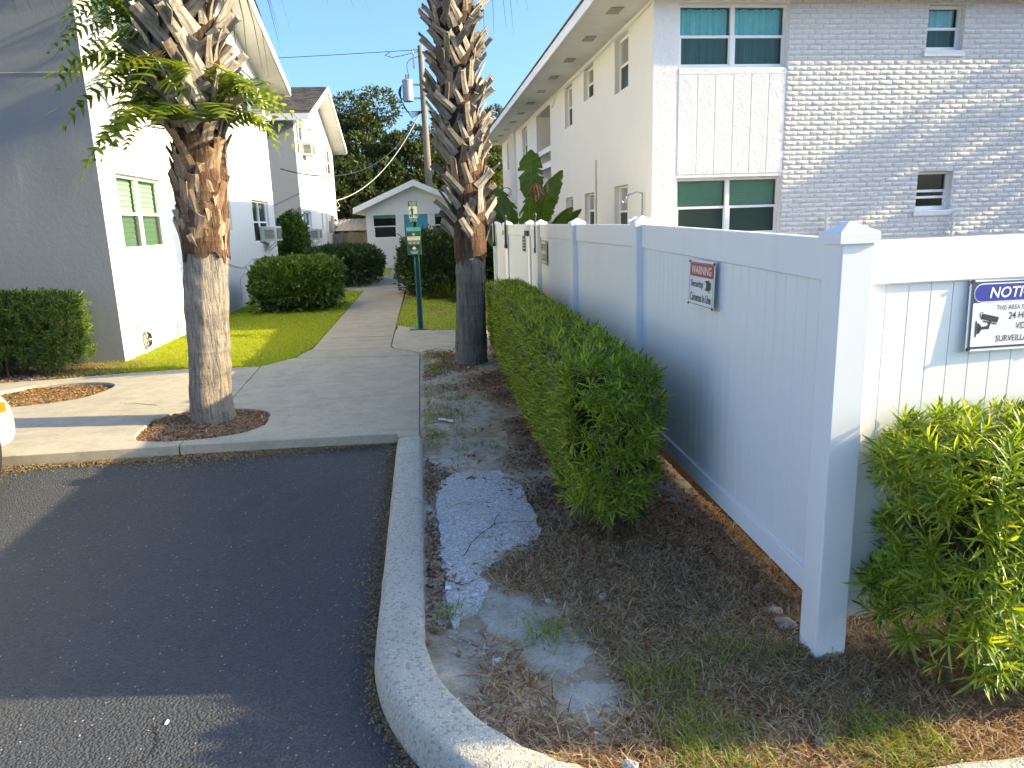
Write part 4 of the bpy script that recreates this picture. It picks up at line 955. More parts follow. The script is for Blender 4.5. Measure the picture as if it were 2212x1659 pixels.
def box_hedge(name, label, cen, sx, sy, z0, z1, dens, yaw=0, hi=False, nobj=300, stems=(), group=None, taper=.0, low=.12, s0=1.0, mat=None):
    t = thing(name, label, 'hedge', (cen[0], cen[1], .07), group); mat = mat or PODO; mes = W_HI_ME if mat is PODO else [mesh_np('leaf_whorl', v, f, mat) for v, f in W_HI]
    ca, sa = math.cos(yaw), math.sin(yaw)
    def tow(p): return np.stack([cen[0]+p[:, 0]*ca-p[:, 1]*sa, cen[1]+p[:, 0]*sa+p[:, 1]*ca, p[:, 2]], 1)
    def rotv(d): return np.stack([d[:, 0]*ca-d[:, 1]*sa, d[:, 0]*sa+d[:, 1]*ca, d[:, 2]], 1)
    P = []; D = []
    faces = [((1, 0, 0), sy*(z1-z0)), ((-1, 0, 0), sy*(z1-z0)), ((0, 1, 0), sx*(z1-z0)), ((0, -1, 0), sx*(z1-z0)), ((0, 0, 1), sx*sy)]
    for nrm, area in faces:
        n = int(area*dens); u = rng.uniform(-.5, .5, (n, 3)); p = np.stack([u[:, 0]*sx, u[:, 1]*sy, z0+(u[:, 2]+.5)*(z1-z0)], 1)
        for ax in range(2):
            if nrm[ax]: p[:, ax] = nrm[ax]*(sx, sy)[ax]/2
        if nrm[2]: p[:, 2] = z1
        d = np.tile(np.array(nrm, float), (n, 1))*.8+np.array([0, 0, .62])+rng.normal(0, .28, (n, 3)); P.append(p); D.append(d)
    P = np.concatenate(P); D = np.concatenate(D)
    # rounded corners and an uneven trimmed surface
    nn = np.array([mnoise.noise(Vector((a*2.3+cen[0]*3, b*2.3, c*2.3))) for a, b, c in P]); n2 = np.array([mnoise.noise(Vector((a*8, b*8, c*8))) for a, b, c in P])
    cm = np.array([0, 0, (z0+z1)/2]); rel = P-cm; P = cm+rel*(1+.03*nn[:, None]+.025*n2[:, None]-.01)
    e = np.maximum(np.abs(P[:, 0])/(sx/2), 0)**6*.5+np.abs(P[:, 1]/(sy/2))**(6 if sy < 2 else 40)*.5
    P[:, 2] -= .05*np.clip(e, 0, 1)*(P[:, 2] > z1-.1)
    P[:, 0] *= 1-taper*(z1-P[:, 2])/(z1-z0)
    D[:, 2] += .25*(P[:, 2] > z1-.08)
    keep = (P[:, 2] > z0+.03+.10*np.abs(nn)) & (n2 > -.42); P = P[keep]; D = D[keep]
    # behind the surface: a second sparser, darker layer
    inn = rng.uniform(-.5, .5, (int(dens*(sx*sy+2*sy*(z1-z0))*.75), 3)); q = np.stack([inn[:, 0]*sx*.84, inn[:, 1]*sy*.97, z0+.05+(inn[:, 2]+.5)*(z1-z0-.1)], 1)
    Pw = tow(P); Dw = rotv(D); vis = np.linalg.norm(Pw-CAMP, axis=1)
    face = ((CAMP-Pw)*Dw).sum(1) > -.3; score = vis+(~face)*100
    order = np.argsort(score); S = s0*rng.uniform(.75, 1.25, len(Pw)); S *= np.where(rng.uniform(0, 1, len(S)) > .93, 1.35, 1.0)
    Mx = orient(Pw, Dw, S, rng.uniform(0, 6.28, len(Pw))); pk = rng.integers(0, 5, len(Pw)); off = wloc(t)
    for k_ in order[:nobj]: 
        o = bpy.data.objects.new('leaf_whorl', mes[pk[k_]]); link(o, t); M_ = Matrix(Mx[k_].tolist()); M_.translation = M_.translation-off; o.matrix_local = M_
    rest = order[nobj:]
    v, f = inst(W_HI if hi else W_LO, Mx[rest], pk[rest]); v = v-np.array(off)
    o = link(bpy.data.objects.new('foliage', mesh_np('foliage', v, f, mat)), t); o['kind'] = 'stuff'
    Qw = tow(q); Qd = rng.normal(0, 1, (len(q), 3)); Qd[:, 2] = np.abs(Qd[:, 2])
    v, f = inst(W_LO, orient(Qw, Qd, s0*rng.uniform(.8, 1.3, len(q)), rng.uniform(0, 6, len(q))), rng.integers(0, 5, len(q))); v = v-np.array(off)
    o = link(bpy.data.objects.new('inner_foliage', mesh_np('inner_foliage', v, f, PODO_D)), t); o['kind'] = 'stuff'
    for (x, y, h) in stems:
        m_ = MB(); pts = [(x+.03*nz(x*9, k*.7)*k, y+.03*nz(y*9, k*.7, 4)*k, .05+h*k/5) for k in range(6)]
        m_.tube(pts, [.017-.0016*k for k in range(6)], 7)
        for k in range(2, 6): 
            p = Vector(pts[k]); d = Vector((rnd.uniform(-1, 1), rnd.uniform(-1, 1), 1.2)).normalized(); m_.tube([p, p+d*.12, p+d*.28+Vector((0, 0, .05))], [.008, .006, .003], 5)
        m_.build('stem', STEMW, t)
    return t
box_hedge('podocarpus_hedge', 'long clipped green hedge running beside the white side fence', (.955, 6.2), .40, 5.66, .16, .95, 560, -.017, stems=[(.88, 3.42, .7), (1.06, 3.5, .7), (.9, 4.3, .6), (.95, 5.2, .6), (.97, 6.2, .6), (1.0, 7.2, .6), (.98, 8.0, .6), (.93, 8.75, .6), (1.0, 8.95, .6), (.88, 8.9, .6)], taper=.15, s0=.82)
box_hedge('podocarpus_hedge', 'yellow-lit clipped hedge in front of the NOTICE sign fence', (2.345, 2.09), 1.56, .40, .2, .98, 480, .06, hi=True, stems=[(1.74, 2.08, .5), (1.85, 2.0, .5), (2.05, 2.1, .5)], s0=.9)
box_hedge('podocarpus_hedge', 'dark clipped hedge against the grey left building front', (-5.35, 9.40), 2.3, .6, .12, .98, 420, .0, nobj=120, stems=[(-4.4, 9.3, .5), (-4.65, 9.25, .5), (-4.95, 9.2, .5)], s0=1.05, mat=PODO_L)
# ================================================================== palms
def boot_geo(L, W, th, curve, notch, seed, narrow=.6):
    r_ = random.Random(seed); n = 6; V = []; F = []
    for i in range(n):
        t = i/(n-1); w = W*(1-(1-narrow)*min(1, t*1.6))/2; z = L*t; o = curve*L*t*t; q = th*(1-.45*t)
        cup = w*.35*(1-t*.6); zz = z-(notch*L*.5 if i == n-1 else 0)
        V += [(-w, o+cup*0, z+r_.uniform(-.01, .01)), (0, o+cup, zz), (w, o, z+r_.uniform(-.015, .015)), (w*.9, o-q*.4, z), (0, o-q+cup*.4, zz), (-w*.9, o-q*.4, z)]
    for i in range(n-1):
        for j in range(6): F.append((i*6+j, i*6+(j+1) % 6, (i+1)*6+(j+1) % 6, (i+1)*6+j))
    F += [(0, 5, 4, 3, 2, 1), tuple((n-1)*6+j for j in range(6))]
    # outward is +y, so that the cupped back faces out
    return V, [f[::-1] for f in F]
def boot_meshes(mat, L, W, k=5, curve=.12):
    out = []
    for i in range(k):
        v, f = boot_geo(L*rnd.uniform(.8, 1.2), W*rnd.uniform(.8, 1.2), .034, curve*rnd.uniform(.4, 1.7), rnd.choice([0, .12, .3]), i+int(L*1000), rnd.uniform(.58, .85))
        me = bpy.data.meshes.new('leaf_base'); me.from_pydata(v, [], f); me.materials.append(mat); out.append(me)
    return out
BM_G = boot_meshes(BOOT, .27, .105, 8, .12); BM_B = boot_meshes(BOOT_B, .20, .10, 6, .04); BM_S = boot_meshes(BOOT_B, .13, .09, 4, .06)
def trunk_mesh(name, mat, parent, prof, cx, cy, n=30, amp=.010, seed=0, rag=0):
    # prof: list (z, r, xo); fine rings
    zs = []; z = prof[0][0]
    while z < prof[-1][0]: zs.append(z); z += .03
    V = []; P = np.array(prof)
    for z in zs:
        r = np.interp(z, P[:, 0], P[:, 1]); xo = np.interp(z, P[:, 0], P[:, 2])
        for j in range(n):
            a = 2*math.pi*j/n; w = amp*(nz(math.cos(a)*5, math.sin(a)*5, z*2+seed)+.7*nz(math.cos(a)*1.5, math.sin(a)*1.5, z*11+seed)+.35*nz(a*9, z*2.0, seed+4))
            V.append((cx+xo+(r+w)*math.cos(a), cy+(r+w)*math.sin(a), z-(rag*(.25+abs(nz(math.cos(a)*3.1, math.sin(a)*3.1, seed+.5))+.5*abs(nz(a*7, seed))) if z == zs[0] else 0)))
    F = [(i*n+j, i*n+(j+1) % n, (i+1)*n+(j+1) % n, (i+1)*n+j) for i in range(len(zs)-1) for j in range(n)]
    m = MB(); m.add(V, F+[tuple((len(zs)-1)*n+j for j in range(n))]); return m.build(name, mat, parent, smooth=True)
def boots(parent, meshes, prof, cx, cy, z0, z1, dz, tilt, lean, sink=.02, skip=0, sc=(1, 1), ph=0):
    P = np.array(prof); z = z0; k = 0
    while z < z1:
        a = k*2.39996+ph; r = np.interp(z, P[:, 0], P[:, 1]); xo = np.interp(z, P[:, 0], P[:, 2])
        if rnd.random() >= skip:
            N = Vector((math.cos(a), math.sin(a), 0)); T = Vector((-math.sin(a), math.cos(a), 0)); ti = tilt*rnd.uniform(.55, 1.45); ln = lean*(1 if k % 2 else -1)*rnd.uniform(.5, 1.3)
            Z = (Vector((0, 0, 1))*math.cos(ti)+N*math.sin(ti)+T*math.tan(ln)).normalized(); X = N.cross(Z)*-1; X = Z.cross(N)*-1; X = N.cross(Z).normalized(); Y = Z.cross(X).normalized()
            q = rnd.uniform(*sc)
            M_ = frame_m((cx+xo+N.x*(r-sink), cy+N.y*(r-sink), z), X*q, Y*q, Z*q)
            place('leaf_base', rnd.choice(meshes), M_, parent)
        z += dz*rnd.uniform(.8, 1.2); k += 1
def frond_geo(seed, nl=34, R=.85, pet=.95, droop=.55):
    # fan leaf: petiole along +x rising then arching, leaflets from its end
    r_ = random.Random(seed); m = MB(); pts = [Vector((pet*t, 0, .18*pet*math.sin(t*1.7)-.10*pet*t*t)) for t in np.linspace(0, 1, 6)]
    m.tube(pts, [.016, .014, .012, .011, .010, .008], 5); e = pts[-1]; ax = (pts[-1]-pts[-2]).normalized()
    for i in range(nl):
        u = i/(nl-1)*2-1; a = u*2.3; L = R*(1-.38*abs(u)**1.5)*r_.uniform(.85, 1.1); cst = .35*(1-abs(u))
        o = e+Vector((cst*R*.6, 0, -.12*cst)); d = Vector((math.cos(a), math.sin(a), .25*abs(math.sin(a))+r_.uniform(-.08, .08))).normalized()
        s_ = d.cross(Vector((0, 0, 1))).normalized(); V = []; w0 = .018
        for t in (0, .3, .55, .78, 1):
            p = o+d*L*t+Vector((0, 0, -droop*L*t**2.6*r_.uniform(.8, 1.2))); w = w0*(.5+1.2*t if t < .3 else max(.06, 1.0-t*.98)); V += [p-s_*w, p+s_*w]
        m.add(V, [(2*k, 2*k+1, 2*k+3, 2*k+2) for k in range(4)])
    me = bpy.data.meshes.new('frond'); me.from_pydata(m.v, [], m.f); me.materials.append(FROND); return me
FR_ME = [frond_geo(40+i, droop=d) for i, d in enumerate((.45, .65, .9, 1.1))]
def crown(parent, x, y, z, n, ph, sc=1.0):
    for i in range(n):
        a = i*2.39996+ph; t = i/(n-1); el = 1.25-1.75*t; me = FR_ME[min(3, int(t*3.2+rnd.random()*.9))]
        M_ = Matrix.Translation((x, y, z-.35*t)) @ Matrix.Rotation(a, 4, 'Z') @ Matrix.Rotation(-el, 4, 'Y') @ Matrix.Scale(sc*rnd.uniform(.9, 1.1), 4)
        place('frond', me, M_, parent)
LX, LY = -1.92, 6.53
profL = [(.05, .185, 0.02), (.3, .178, .015), (.7, .170, .05), (1.1, .170, .08), (1.55, .178, .12), (2.0, .20, .14), (2.3, .20, .17), (2.42, .19, .17), (2.6, .22, .15), (3.2, .25, .14), (5.0, .24, .12)]
palmL = thing('cabbage_palm', 'palm with fern skirt growing from a pit in the sidewalk', 'palm tree', (LX, LY, .05), 'palms by the walkway')
trunk_mesh('trunk', TRUNK_L, palmL, [p for p in profL if p[0] <= 1.55]+[(1.62, .18, .12)], LX, LY, 40, .015, 3)
trunk_mesh('fibrous_trunk', FIBRE, palmL, [(1.58, .190, .12), (2.0, .20, .14), (2.3, .20, .17), (2.42, .19, .17), (2.5, .2, .16)], LX, LY, 34, .022, 9, .16)
trunk_mesh('trunk_core', CORE, palmL, [(2.44, .195, .165)]+[p for p in profL if p[0] > 2.5], LX, LY, 24, .02, 9)
boots(palmL, BM_S, profL, LX, LY, 1.30, 1.58, .022, .05, .25, .018, .45)
boots(palmL, BM_B, profL, LX, LY, 1.50, 2.26, .0100, .10, .30, .008, .10)
boots(palmL, BM_B, profL, LX, LY, 2.20, 2.50, .02, .35, .3, .03, .1, ph=1)
boots(palmL, BM_G, profL, LX, LY, 2.46, 4.6, .0085, .55, .62, .0, 0, (.95, 1.2))
crown(palmL, LX+.12, LY, 5.0, 26, .4, 1.0)
# a few cut stubs standing out of the lower trunk
RX, RY = .52, 8.55
profR = [(.05, .20, -.01), (.12, .19, -.005), (.3, .185, 0), (.9, .168, .02), (1.35, .168, .04), (1.7, .19, .045), (2.2, .19, .03), (2.7, .21, -.02), (3.2, .205, -.04), (4, .21, -.04), (6.3, .2, -.02)]
palmR = thing('cabbage_palm', 'palm with bare dark lower trunk rising beside the clipped hedge', 'palm tree', (RX, RY, .08), 'palms by the walkway')
trunk_mesh('trunk', TRUNK_R, palmR, [p for p in profR if p[0] <= 1.35]+[(1.42, .17, .04)], RX, RY, 40, .011, 21)
trunk_mesh('fibrous_trunk', FIBRE, palmR, [(1.40, .182, .04)]+[p for p in profR if 1.4 < p[0] < 2.5]+[(2.4, .195, .01)], RX, RY, 34, .02, 29, .20)
trunk_mesh('trunk_core', CORE, palmR, [(2.36, .19, .015)]+[p for p in profR if p[0] > 2.5], RX, RY, 24, .02, 29)
boots(palmR, BM_S, profR, RX, RY, 1.2, 1.55, .022, .06, .2, .018, .4)
boots(palmR, BM_G, profR, RX, RY, 1.50, 2.15, .018, .46, .62, .01, .05, (.9, 1.15))
boots(palmR, BM_B, profR, RX, RY, 2.10, 2.40, .016, .2, .3, .01, .1)
boots(palmR, BM_G, profR, RX, RY, 2.28, 5.2, .0108, .42, .60, .0, 0, (.85, 1.1), 2)
crown(palmR, RX-.02, RY, 6.3, 28, 1.7, 1.15)

# ------------------------------------------------------------------ fern growing on the left palm
def fern_geo(seed, L=.5, droop=.7, pin=.15):
    r_ = random.Random(seed); m = MB(); N_ = 13; pts = []
    for i in range(N_+1):
        t = i/N_; pts.append(Vector((L*t*(1-.15*t), .03*L*math.sin(t*3+seed), .28*L*math.sin(t*1.9)-droop*L*t*t)))
    m.tube(pts, [.0035*(1-.6*i/N_) for i in range(N_+1)], 4)
    for i in range(1, N_+1):
        t = i/N_; p = pts[i]; ax = (pts[i]-pts[i-1]).normalized(); l = pin*math.sin(math.pi*(t*.82+.12))**.7*r_.uniform(.85, 1.12)
        for sd_ in (-1, 1):
            if r_.random() < .04: continue
            side = Vector((0, sd_, 0)); d = (side*.95+ax*.25+Vector((0, 0, r_.uniform(-.1, .12)))).normalized(); wv = ax*.014
            V = []
            for q, w in ((0, 1.0), (.35, 1.05), (.7, .7), (1, .08)):
                c = p+d*l*q+Vector((0, 0, -.12*l*q*q)); V += [c-wv*w, c+wv*w]
            m.add(V, [(2*k, 2*k+1, 2*k+3, 2*k+2) for k in range(3)])
    if True:
        a = pts[-1]; m.add([a-Vector((0, .006, 0)), a+Vector((0, .006, 0)), a+(pts[-1]-pts[-2])*1.8], [(0, 1, 2)])
    return m
FERN_ME = []
for i in range(7):
    mb = fern_geo(i, rnd.uniform(.46, .62), (.5, .7, .9, 1.0, .6, .8, 1.1)[i]); me = bpy.data.meshes.new('frond'); me.from_pydata(mb.v, [], mb.f); me.materials.append(FERN_Y if i == 6 else FERN); FERN_ME.append(me)
def fern(label, c, n, azs, z0, z1, r, sc=(.85, 1.15), ylw=.08):
    t = thing('fern', label, 'fern', c)
    for i in range(n):
        a = math.radians(rnd.choice(azs)+rnd.gauss(0, 24)); z = rnd.uniform(z0, z1); el = rnd.uniform(-.1, .75)
        me = FERN_ME[6] if rnd.random() < ylw else FERN_ME[rnd.randrange(6)]
        M_ = Matrix.Translation((c[0]+r*math.cos(a), c[1]+r*math.sin(a), z)) @ Matrix.Rotation(a, 4, 'Z') @ Matrix.Rotation(-el, 4, 'Y') @ Matrix.Rotation(rnd.uniform(-.6, .6), 4, 'X') @ Matrix.Scale(rnd.uniform(*sc), 4)
        place('frond', me, M_, t)
    return t
fern('big skirt of arching green fern fronds hanging from the left palm trunk', (LX+.15, LY, 2.42), 42, (180, 205, 230, 255, 280, 310, 340, 200, 150, 20, 240, 350), 2.48, 2.85, .24, (.85, 1.2))
fern('smaller fern clump high on the left side of the left palm', (LX+.08, LY, 3.1), 20, (170, 200, 225, 190, 215), 3.02, 3.5, .32, (.7, 1.05), .04)

# ================================================================== rounded shrubs
def broad(L, W):
    v, f = leaf_geo(L, W, 3, .3, .15, .2, .45); return v, f
def leaf_cloud(P, D, S, geo):
    # leaves: axis along D with jitter
    n = len(P); D = D/np.linalg.norm(D, axis=1, keepdims=True)
    ref = rng.normal(0, 1, (n, 3)); Y = np.cross(ref, D); Y /= np.linalg.norm(Y, axis=1, keepdims=True); Z = np.cross(D, Y)
    M_ = np.zeros((n, 4, 4)); M_[:, :3, 0] = D*S[:, None]; M_[:, :3, 1] = Y*S[:, None]; M_[:, :3, 2] = Z*S[:, None]; M_[:, :3, 3] = P; M_[:, 3, 3] = 1
    return inst([geo], M_, np.zeros(n, int))
def shrub(name, label, c, rx, ry, h, n, mat, mat2, L=.06, W=.035, pw=2.6, group=None, cat='shrub', stems=5):
    t = thing(name, label, cat, (c[0], c[1], .07), group)
    u = rng.normal(0, 1, (n, 3)); u[:, 2] = np.abs(u[:, 2])*.9-.35*(rng.uniform(0, 1, n) < .35); u /= (np.abs(u)**pw).sum(1, keepdims=True)**(1/pw)
    nn = np.array([mnoise.noise(Vector((a*2.1+c[0]*5, b*2.1, d*2.1))) for a, b, d in u]); n2 = np.array([mnoise.noise(Vector((a*6, b*6, d*6+9))) for a, b, d in u])
    rad = 1+.16*nn+.12*n2-np.abs(rng.normal(0, .05, n))+(rng.uniform(0, 1, n) > .985)*rng.uniform(.03, .13, n); P = u*rad[:, None]*np.array([rx, ry, h*.62])+np.array([c[0], c[1], .07+h*.40]); k = P[:, 2] > .12
    D = u+rng.normal(0, .55, (n, 3))+np.array([0, 0, .25]); off = np.array(wloc(t))
    v, f = leaf_cloud(P[k], D[k], rng.uniform(.7, 1.3, k.sum()), broad(L, W)); o = link(bpy.data.objects.new('foliage', mesh_np('foliage', v-off, f, mat)), t); o['kind'] = 'stuff'
    m_ = n//2; u = rng.normal(0, 1, (m_, 3)); u /= (np.abs(u)**pw).sum(1, keepdims=True)**(1/pw); P = u*rng.uniform(.5, .92, m_)[:, None]*np.array([rx, ry, h*.6])+np.array([c[0], c[1], .07+h*.42]); k = P[:, 2] > .1
    v, f = leaf_cloud(P[k], rng.normal(0, 1, (k.sum(), 3)), rng.uniform(1, 1.6, k.sum()), broad(L, W)); o = link(bpy.data.objects.new('inner_foliage', mesh_np('inner_foliage', v-off, f, mat2)), t); o['kind'] = 'stuff'
    for i in range(stems):
        a = 6.28*i/stems; x, y = c[0]+rx*.45*math.cos(a), c[1]+ry*.45*math.sin(a); m = MB(); m.tube([(x, y, .05), (x+.03, y, .3), (x+.1*math.cos(a), y+.1*math.sin(a), h*.7)], [.014, .011, .005], 6); m.build('stem', STEMW, t)
    return t
shrub('rounded_shrub', 'rounded green shrub on the lawn beside the left wall', (-2.55, 15.5), .82, .85, 1.0, 13000, BROAD, BROAD_D, .075, .040, 4.5)
shrub('rounded_shrub', 'darker rounded shrub farther along the walkway before the wooden fence', (-2.2, 21.9), .98, 1.7, 1.05, 11000, BROAD_D, BROAD_D, .08, .045, 4.5)
shrub('rounded_shrub', 'dark leafy shrub bank right of the walkway behind the station', (.45, 17.6), 1.0, 1.1, 1.40, 11000, BROAD_D, BROAD_D, .07, .04, 3)
shrub('rounded_shrub', 'dark shrub half hidden behind the right palm trunk', (1.25, 18.2), .55, 1.1, 1.45, 5000, BROAD_D, BROAD_D, .07, .04, 3)
shrub('wall_shrub', 'leafy red-flowering shrub in the corner between the two left buildings', (-3.75, 22.6), .42, .7, 2.0, 4500, BROAD, BROAD_D, .10, .055, 2.4)
def strap_plant(label, c, n, L, mat, W=.035, up=.9):
    t = thing('strap_leaf_plant', label, 'plant', (c[0], c[1], .07), 'strap-leaved plants under the shrubs')
    for i in range(n):
        a = i*2.4; el = up-.9*(1-i/n)+rnd.uniform(-.1, .1); v, f = leaf_geo(L*rnd.uniform(.7, 1.1), W, 5, .35, .35, .6, .35)
        R_ = rot_to((math.cos(a)*math.cos(el), math.sin(a)*math.cos(el), math.sin(el)))
        me = mesh_np('leaf', v@R_.T, f, mat); o = link(bpy.data.objects.new('leaf', me), t); o.location = (.03*math.cos(a), .03*math.sin(a), .01)
strap_plant('purple-green strap-leaved plant beside the walkway edge', (-.22, 17.9), 40, .50, PURPLE)
strap_plant('low strap-leaved plant behind the station pole', (.2, 16.4), 34, .40, PURPLE)
strap_plant('strap-leaved plant touching the right palm trunk', (.72, 15.6), 40, .55, PURPLE)
strap_plant('tall spiky plant leaning over the walkway by the shrub bank', (-.28, 18.6), 36, .75, BROAD, .03, 1.2)
strap_plant('bushy pale green plant in front of the shrub bank', (.55, 16.3), 44, .65, OAK2, .04, 1.2)

# ================================================================== giant bird of paradise
bop = thing('bird_of_paradise', 'giant bird of paradise with torn paddle leaves against the right building', 'plant', (2.1, 13.6, .08))
def paddle(base, tip_dir, stalk, L, W, az_face, tear, seed):
    r_ = random.Random(seed); base = Vector(base); d = Vector(tip_dir).normalized(); e = base+d*stalk
    m = MB(); bow = Vector((d.x, d.y, 0))*.12
    P = [base, base.lerp(e, .5)-bow*.5, e]; m.tube(P, [.035, .026, .018], 7); st_ = m.build('stalk', STALK, bop, smooth=True)
    N_ = 22; side = Vector((math.cos(az_face), math.sin(az_face), 0)); V = []; F = []; c = []
    for i in range(N_+1):
        t = i/N_; c.append(e+d*L*t+Vector((d.x, d.y, 0))*.9*L*t*t+Vector((0, 0, -.30*L*t**2.2)))
    m = MB()
    for sd_ in (-1, 1):
        i = 0
        while i < N_:
            run = r_.choice([1, 2, 3, 5, 8]) if tear else N_; j = min(N_, i+run); Vv = []; dr = r_.uniform(-.6, .2) if tear else 0
            for k in range(i, j+1):
                t = k/N_; w = W/2*math.sin(math.pi*min(1, (t**.8*.93+.05)))**.75
                o1 = c[k]+side*sd_*w*.5+Vector((0, 0, .10*w)); o2 = c[k]+side*sd_*w*(1+.1*r_.uniform(-1, 1)*(tear > 0))+Vector((0, 0, -.12*w+dr*w)); Vv += [c[k], o1, o2]
            q = len(Vv)//3
            Ff = [(3*k+x, 3*(k+1)+x, 3*(k+1)+x+1, 3*k+x+1) for k in range(q-1) for x in (0, 1)]
            m.add(Vv, Ff); i = j
    m.build('blade', PADDLE, st_, smooth=True)
    m = MB(); m.tube(c, [.014*(1-.7*i/N_) for i in range(N_+1)], 5); m.build('midrib', STALK, st_, smooth=True)
bb = (2.1, 13.6)
for k, (x, y, dx, dy, dz, stl, L, W, az, tr) in enumerate([
    (2.02, 13.6, .0, -.05, 1, 1.95, 1.25, .46, .1, .6), (2.08, 13.65, .14, .0, 1, 1.7, 1.15, .40, .5, .5), (1.76, 13.4, -.36, -.1, 1, 1.15, 1.35, .30, .3, 0), (1.78, 13.5, -.20, -.2, 1, 1.05, 1.25, .30, .6, 0),
    (1.95, 13.3, -.05, -.35, 1, 1.35, 1.1, .40, .2, 1), (2.06, 13.4, .16, -.35, 1, 1.25, 1.0, .38, .4, 1), (2.08, 13.6, .28, -.1, 1, 1.2, .95, .36, .6, 1), (1.92, 13.8, -.14, .1, 1, 1.5, 1.1, .40, .3, 1),
    (2.0, 13.5, .05, -.4, 1, 1.6, .9, .38, .2, 1), (2.06, 13.8, .14, .2, 1, 1.4, 1.0, .36, .9, 1), (1.88, 13.5, -.25, -.2, 1, 1.3, 1.0, .36, .5, 1), (2.1, 13.5, .42, -.3, .9, 1.1, .9, .36, .4, 0)]):
    paddle((x, y, .1), (dx, dy, dz), stl, L, W, az, tr, k)
m = MB(); m.tube([(2.12, 13.55, .08), (2.14, 13.55, 1.2), (2.16, 13.55, 2.1)], [.09, .085, .06], 9); m.build('trunk', FIBRE, bop, smooth=True)
P = np.stack([rng.normal(2.16, .07, 260), rng.normal(13.5, .07, 260), rng.uniform(1.5, 2.4, 260)], 1); D = np.stack([rng.normal(0, .5, 260), rng.normal(0, .5, 260), np.full(260, -1.)], 1)
v, f = leaf_cloud(P, D, rng.uniform(.8, 1.4, 260), leaf_geo(.22, .03, 2, 0, .2)); o = link(bpy.data.objects.new('dead_leaf_skirt', mesh_np('dead_leaf_skirt', v-np.array(wloc(bop)), f, STRAW)), bop); o['kind'] = 'stuff'

# ================================================================== broadleaf trees behind
def tree(label, x, y, h, r, nleaf, mat, seed, trunk_h=.25, group='trees behind the cottage', lobes=14, leaf=.17, name='broadleaf_tree', zb=-.05):
    r_ = random.Random(seed); t = thing(name, label, 'tree', (x, y, zb), group); m = MB(); tops = []
    m.tube([(x, y, zb), (x+.1, y, h*trunk_h), (x+.05, y+.1, h*.55)], [.28*h/9, .22*h/9, .12*h/9], 9)
    cs = []
    for i in range(lobes):
        a = i*2.4+r_.random(); zz = h*(.32+.6*((i+.5)/lobes)); rr = r*math.sqrt(max(.05, 1-((zz-h*.5)/(h*.52))**2))*r_.uniform(.35, .8); c = Vector((x+rr*math.cos(a), y+rr*math.sin(a), zz)); cs.append((c, r*r_.uniform(.30, .48)))
        m.tube([(x+.05, y+.05, min(h*.5, zz*.6)), Vector((x, y, zz*.75)).lerp(c, .5), c], [.09*h/9, .06*h/9, .02], 6)
    m.build('trunk', STEMW, t, smooth=True)
    PP = []; DD = []
    for c, lr in cs:
        n = nleaf//lobes; u = rng.normal(0, 1, (n, 3)); u /= np.linalg.norm(u, axis=1, keepdims=True)
        nn = np.array([mnoise.noise(Vector((a*2.2+c.x*3, b*2.2, d*2.2+c.z))) for a, b, d in u])
        rad = lr*(1+.45*nn)*rng.uniform(.55, 1.05, n)**.5; p = u*rad[:, None]*np.array([1, 1, .85])+np.array(c); PP.append(p); DD.append(u+rng.normal(0, .6, (n, 3))+np.array([0, 0, -.1]))
    P = np.concatenate(PP); D = np.concatenate(DD); k = P[:, 2] > .3
    v, f = leaf_cloud(P[k], D[k], rng.uniform(.6, 1.4, k.sum()), leaf_geo(leaf, leaf*.55, 2, 0, .2)); o = link(bpy.data.objects.new('crown', mesh_np('crown', v-np.array(wloc(t)), f, mat)), t)
    return t
tree('tall dense tree left of the utility pole above the cottage', -3.2, 43.5, 9.0, 2.5, 20000, OAK, 1)
tree('full tree right behind the second left building gable', -6.2, 45, 8.9, 2.6, 16000, OAK, 2)
tree('lower bushy tree between the tall tree and the pole', -.9, 41.5, 6.9, 1.9, 13000, OAK, 3)
tree('yellowish tree right of the pole behind the right palm', 1.6, 43, 7.3, 2.1, 14000, OAK2, 4)
tree('dark tree crown under the right building eave end', 3.8, 44, 8.4, 2.2, 14000, OAK, 5)
tree('yellow-green tree close behind the cottage right side', 3.2, 38, 5.6, 1.7, 10000, OAK2, 6)
tree('dark low tree filling the gap over the wooden fence', -3.6, 39.5, 5.2, 1.8, 12000, OAK, 7)
tree('far tree closing the view behind the left gable', -9.5, 49, 9, 3.0, 9000, OAK, 8)
tree('far tree at the end of the pool side', 7.5, 50, 9, 3.0, 9000, OAK, 9)
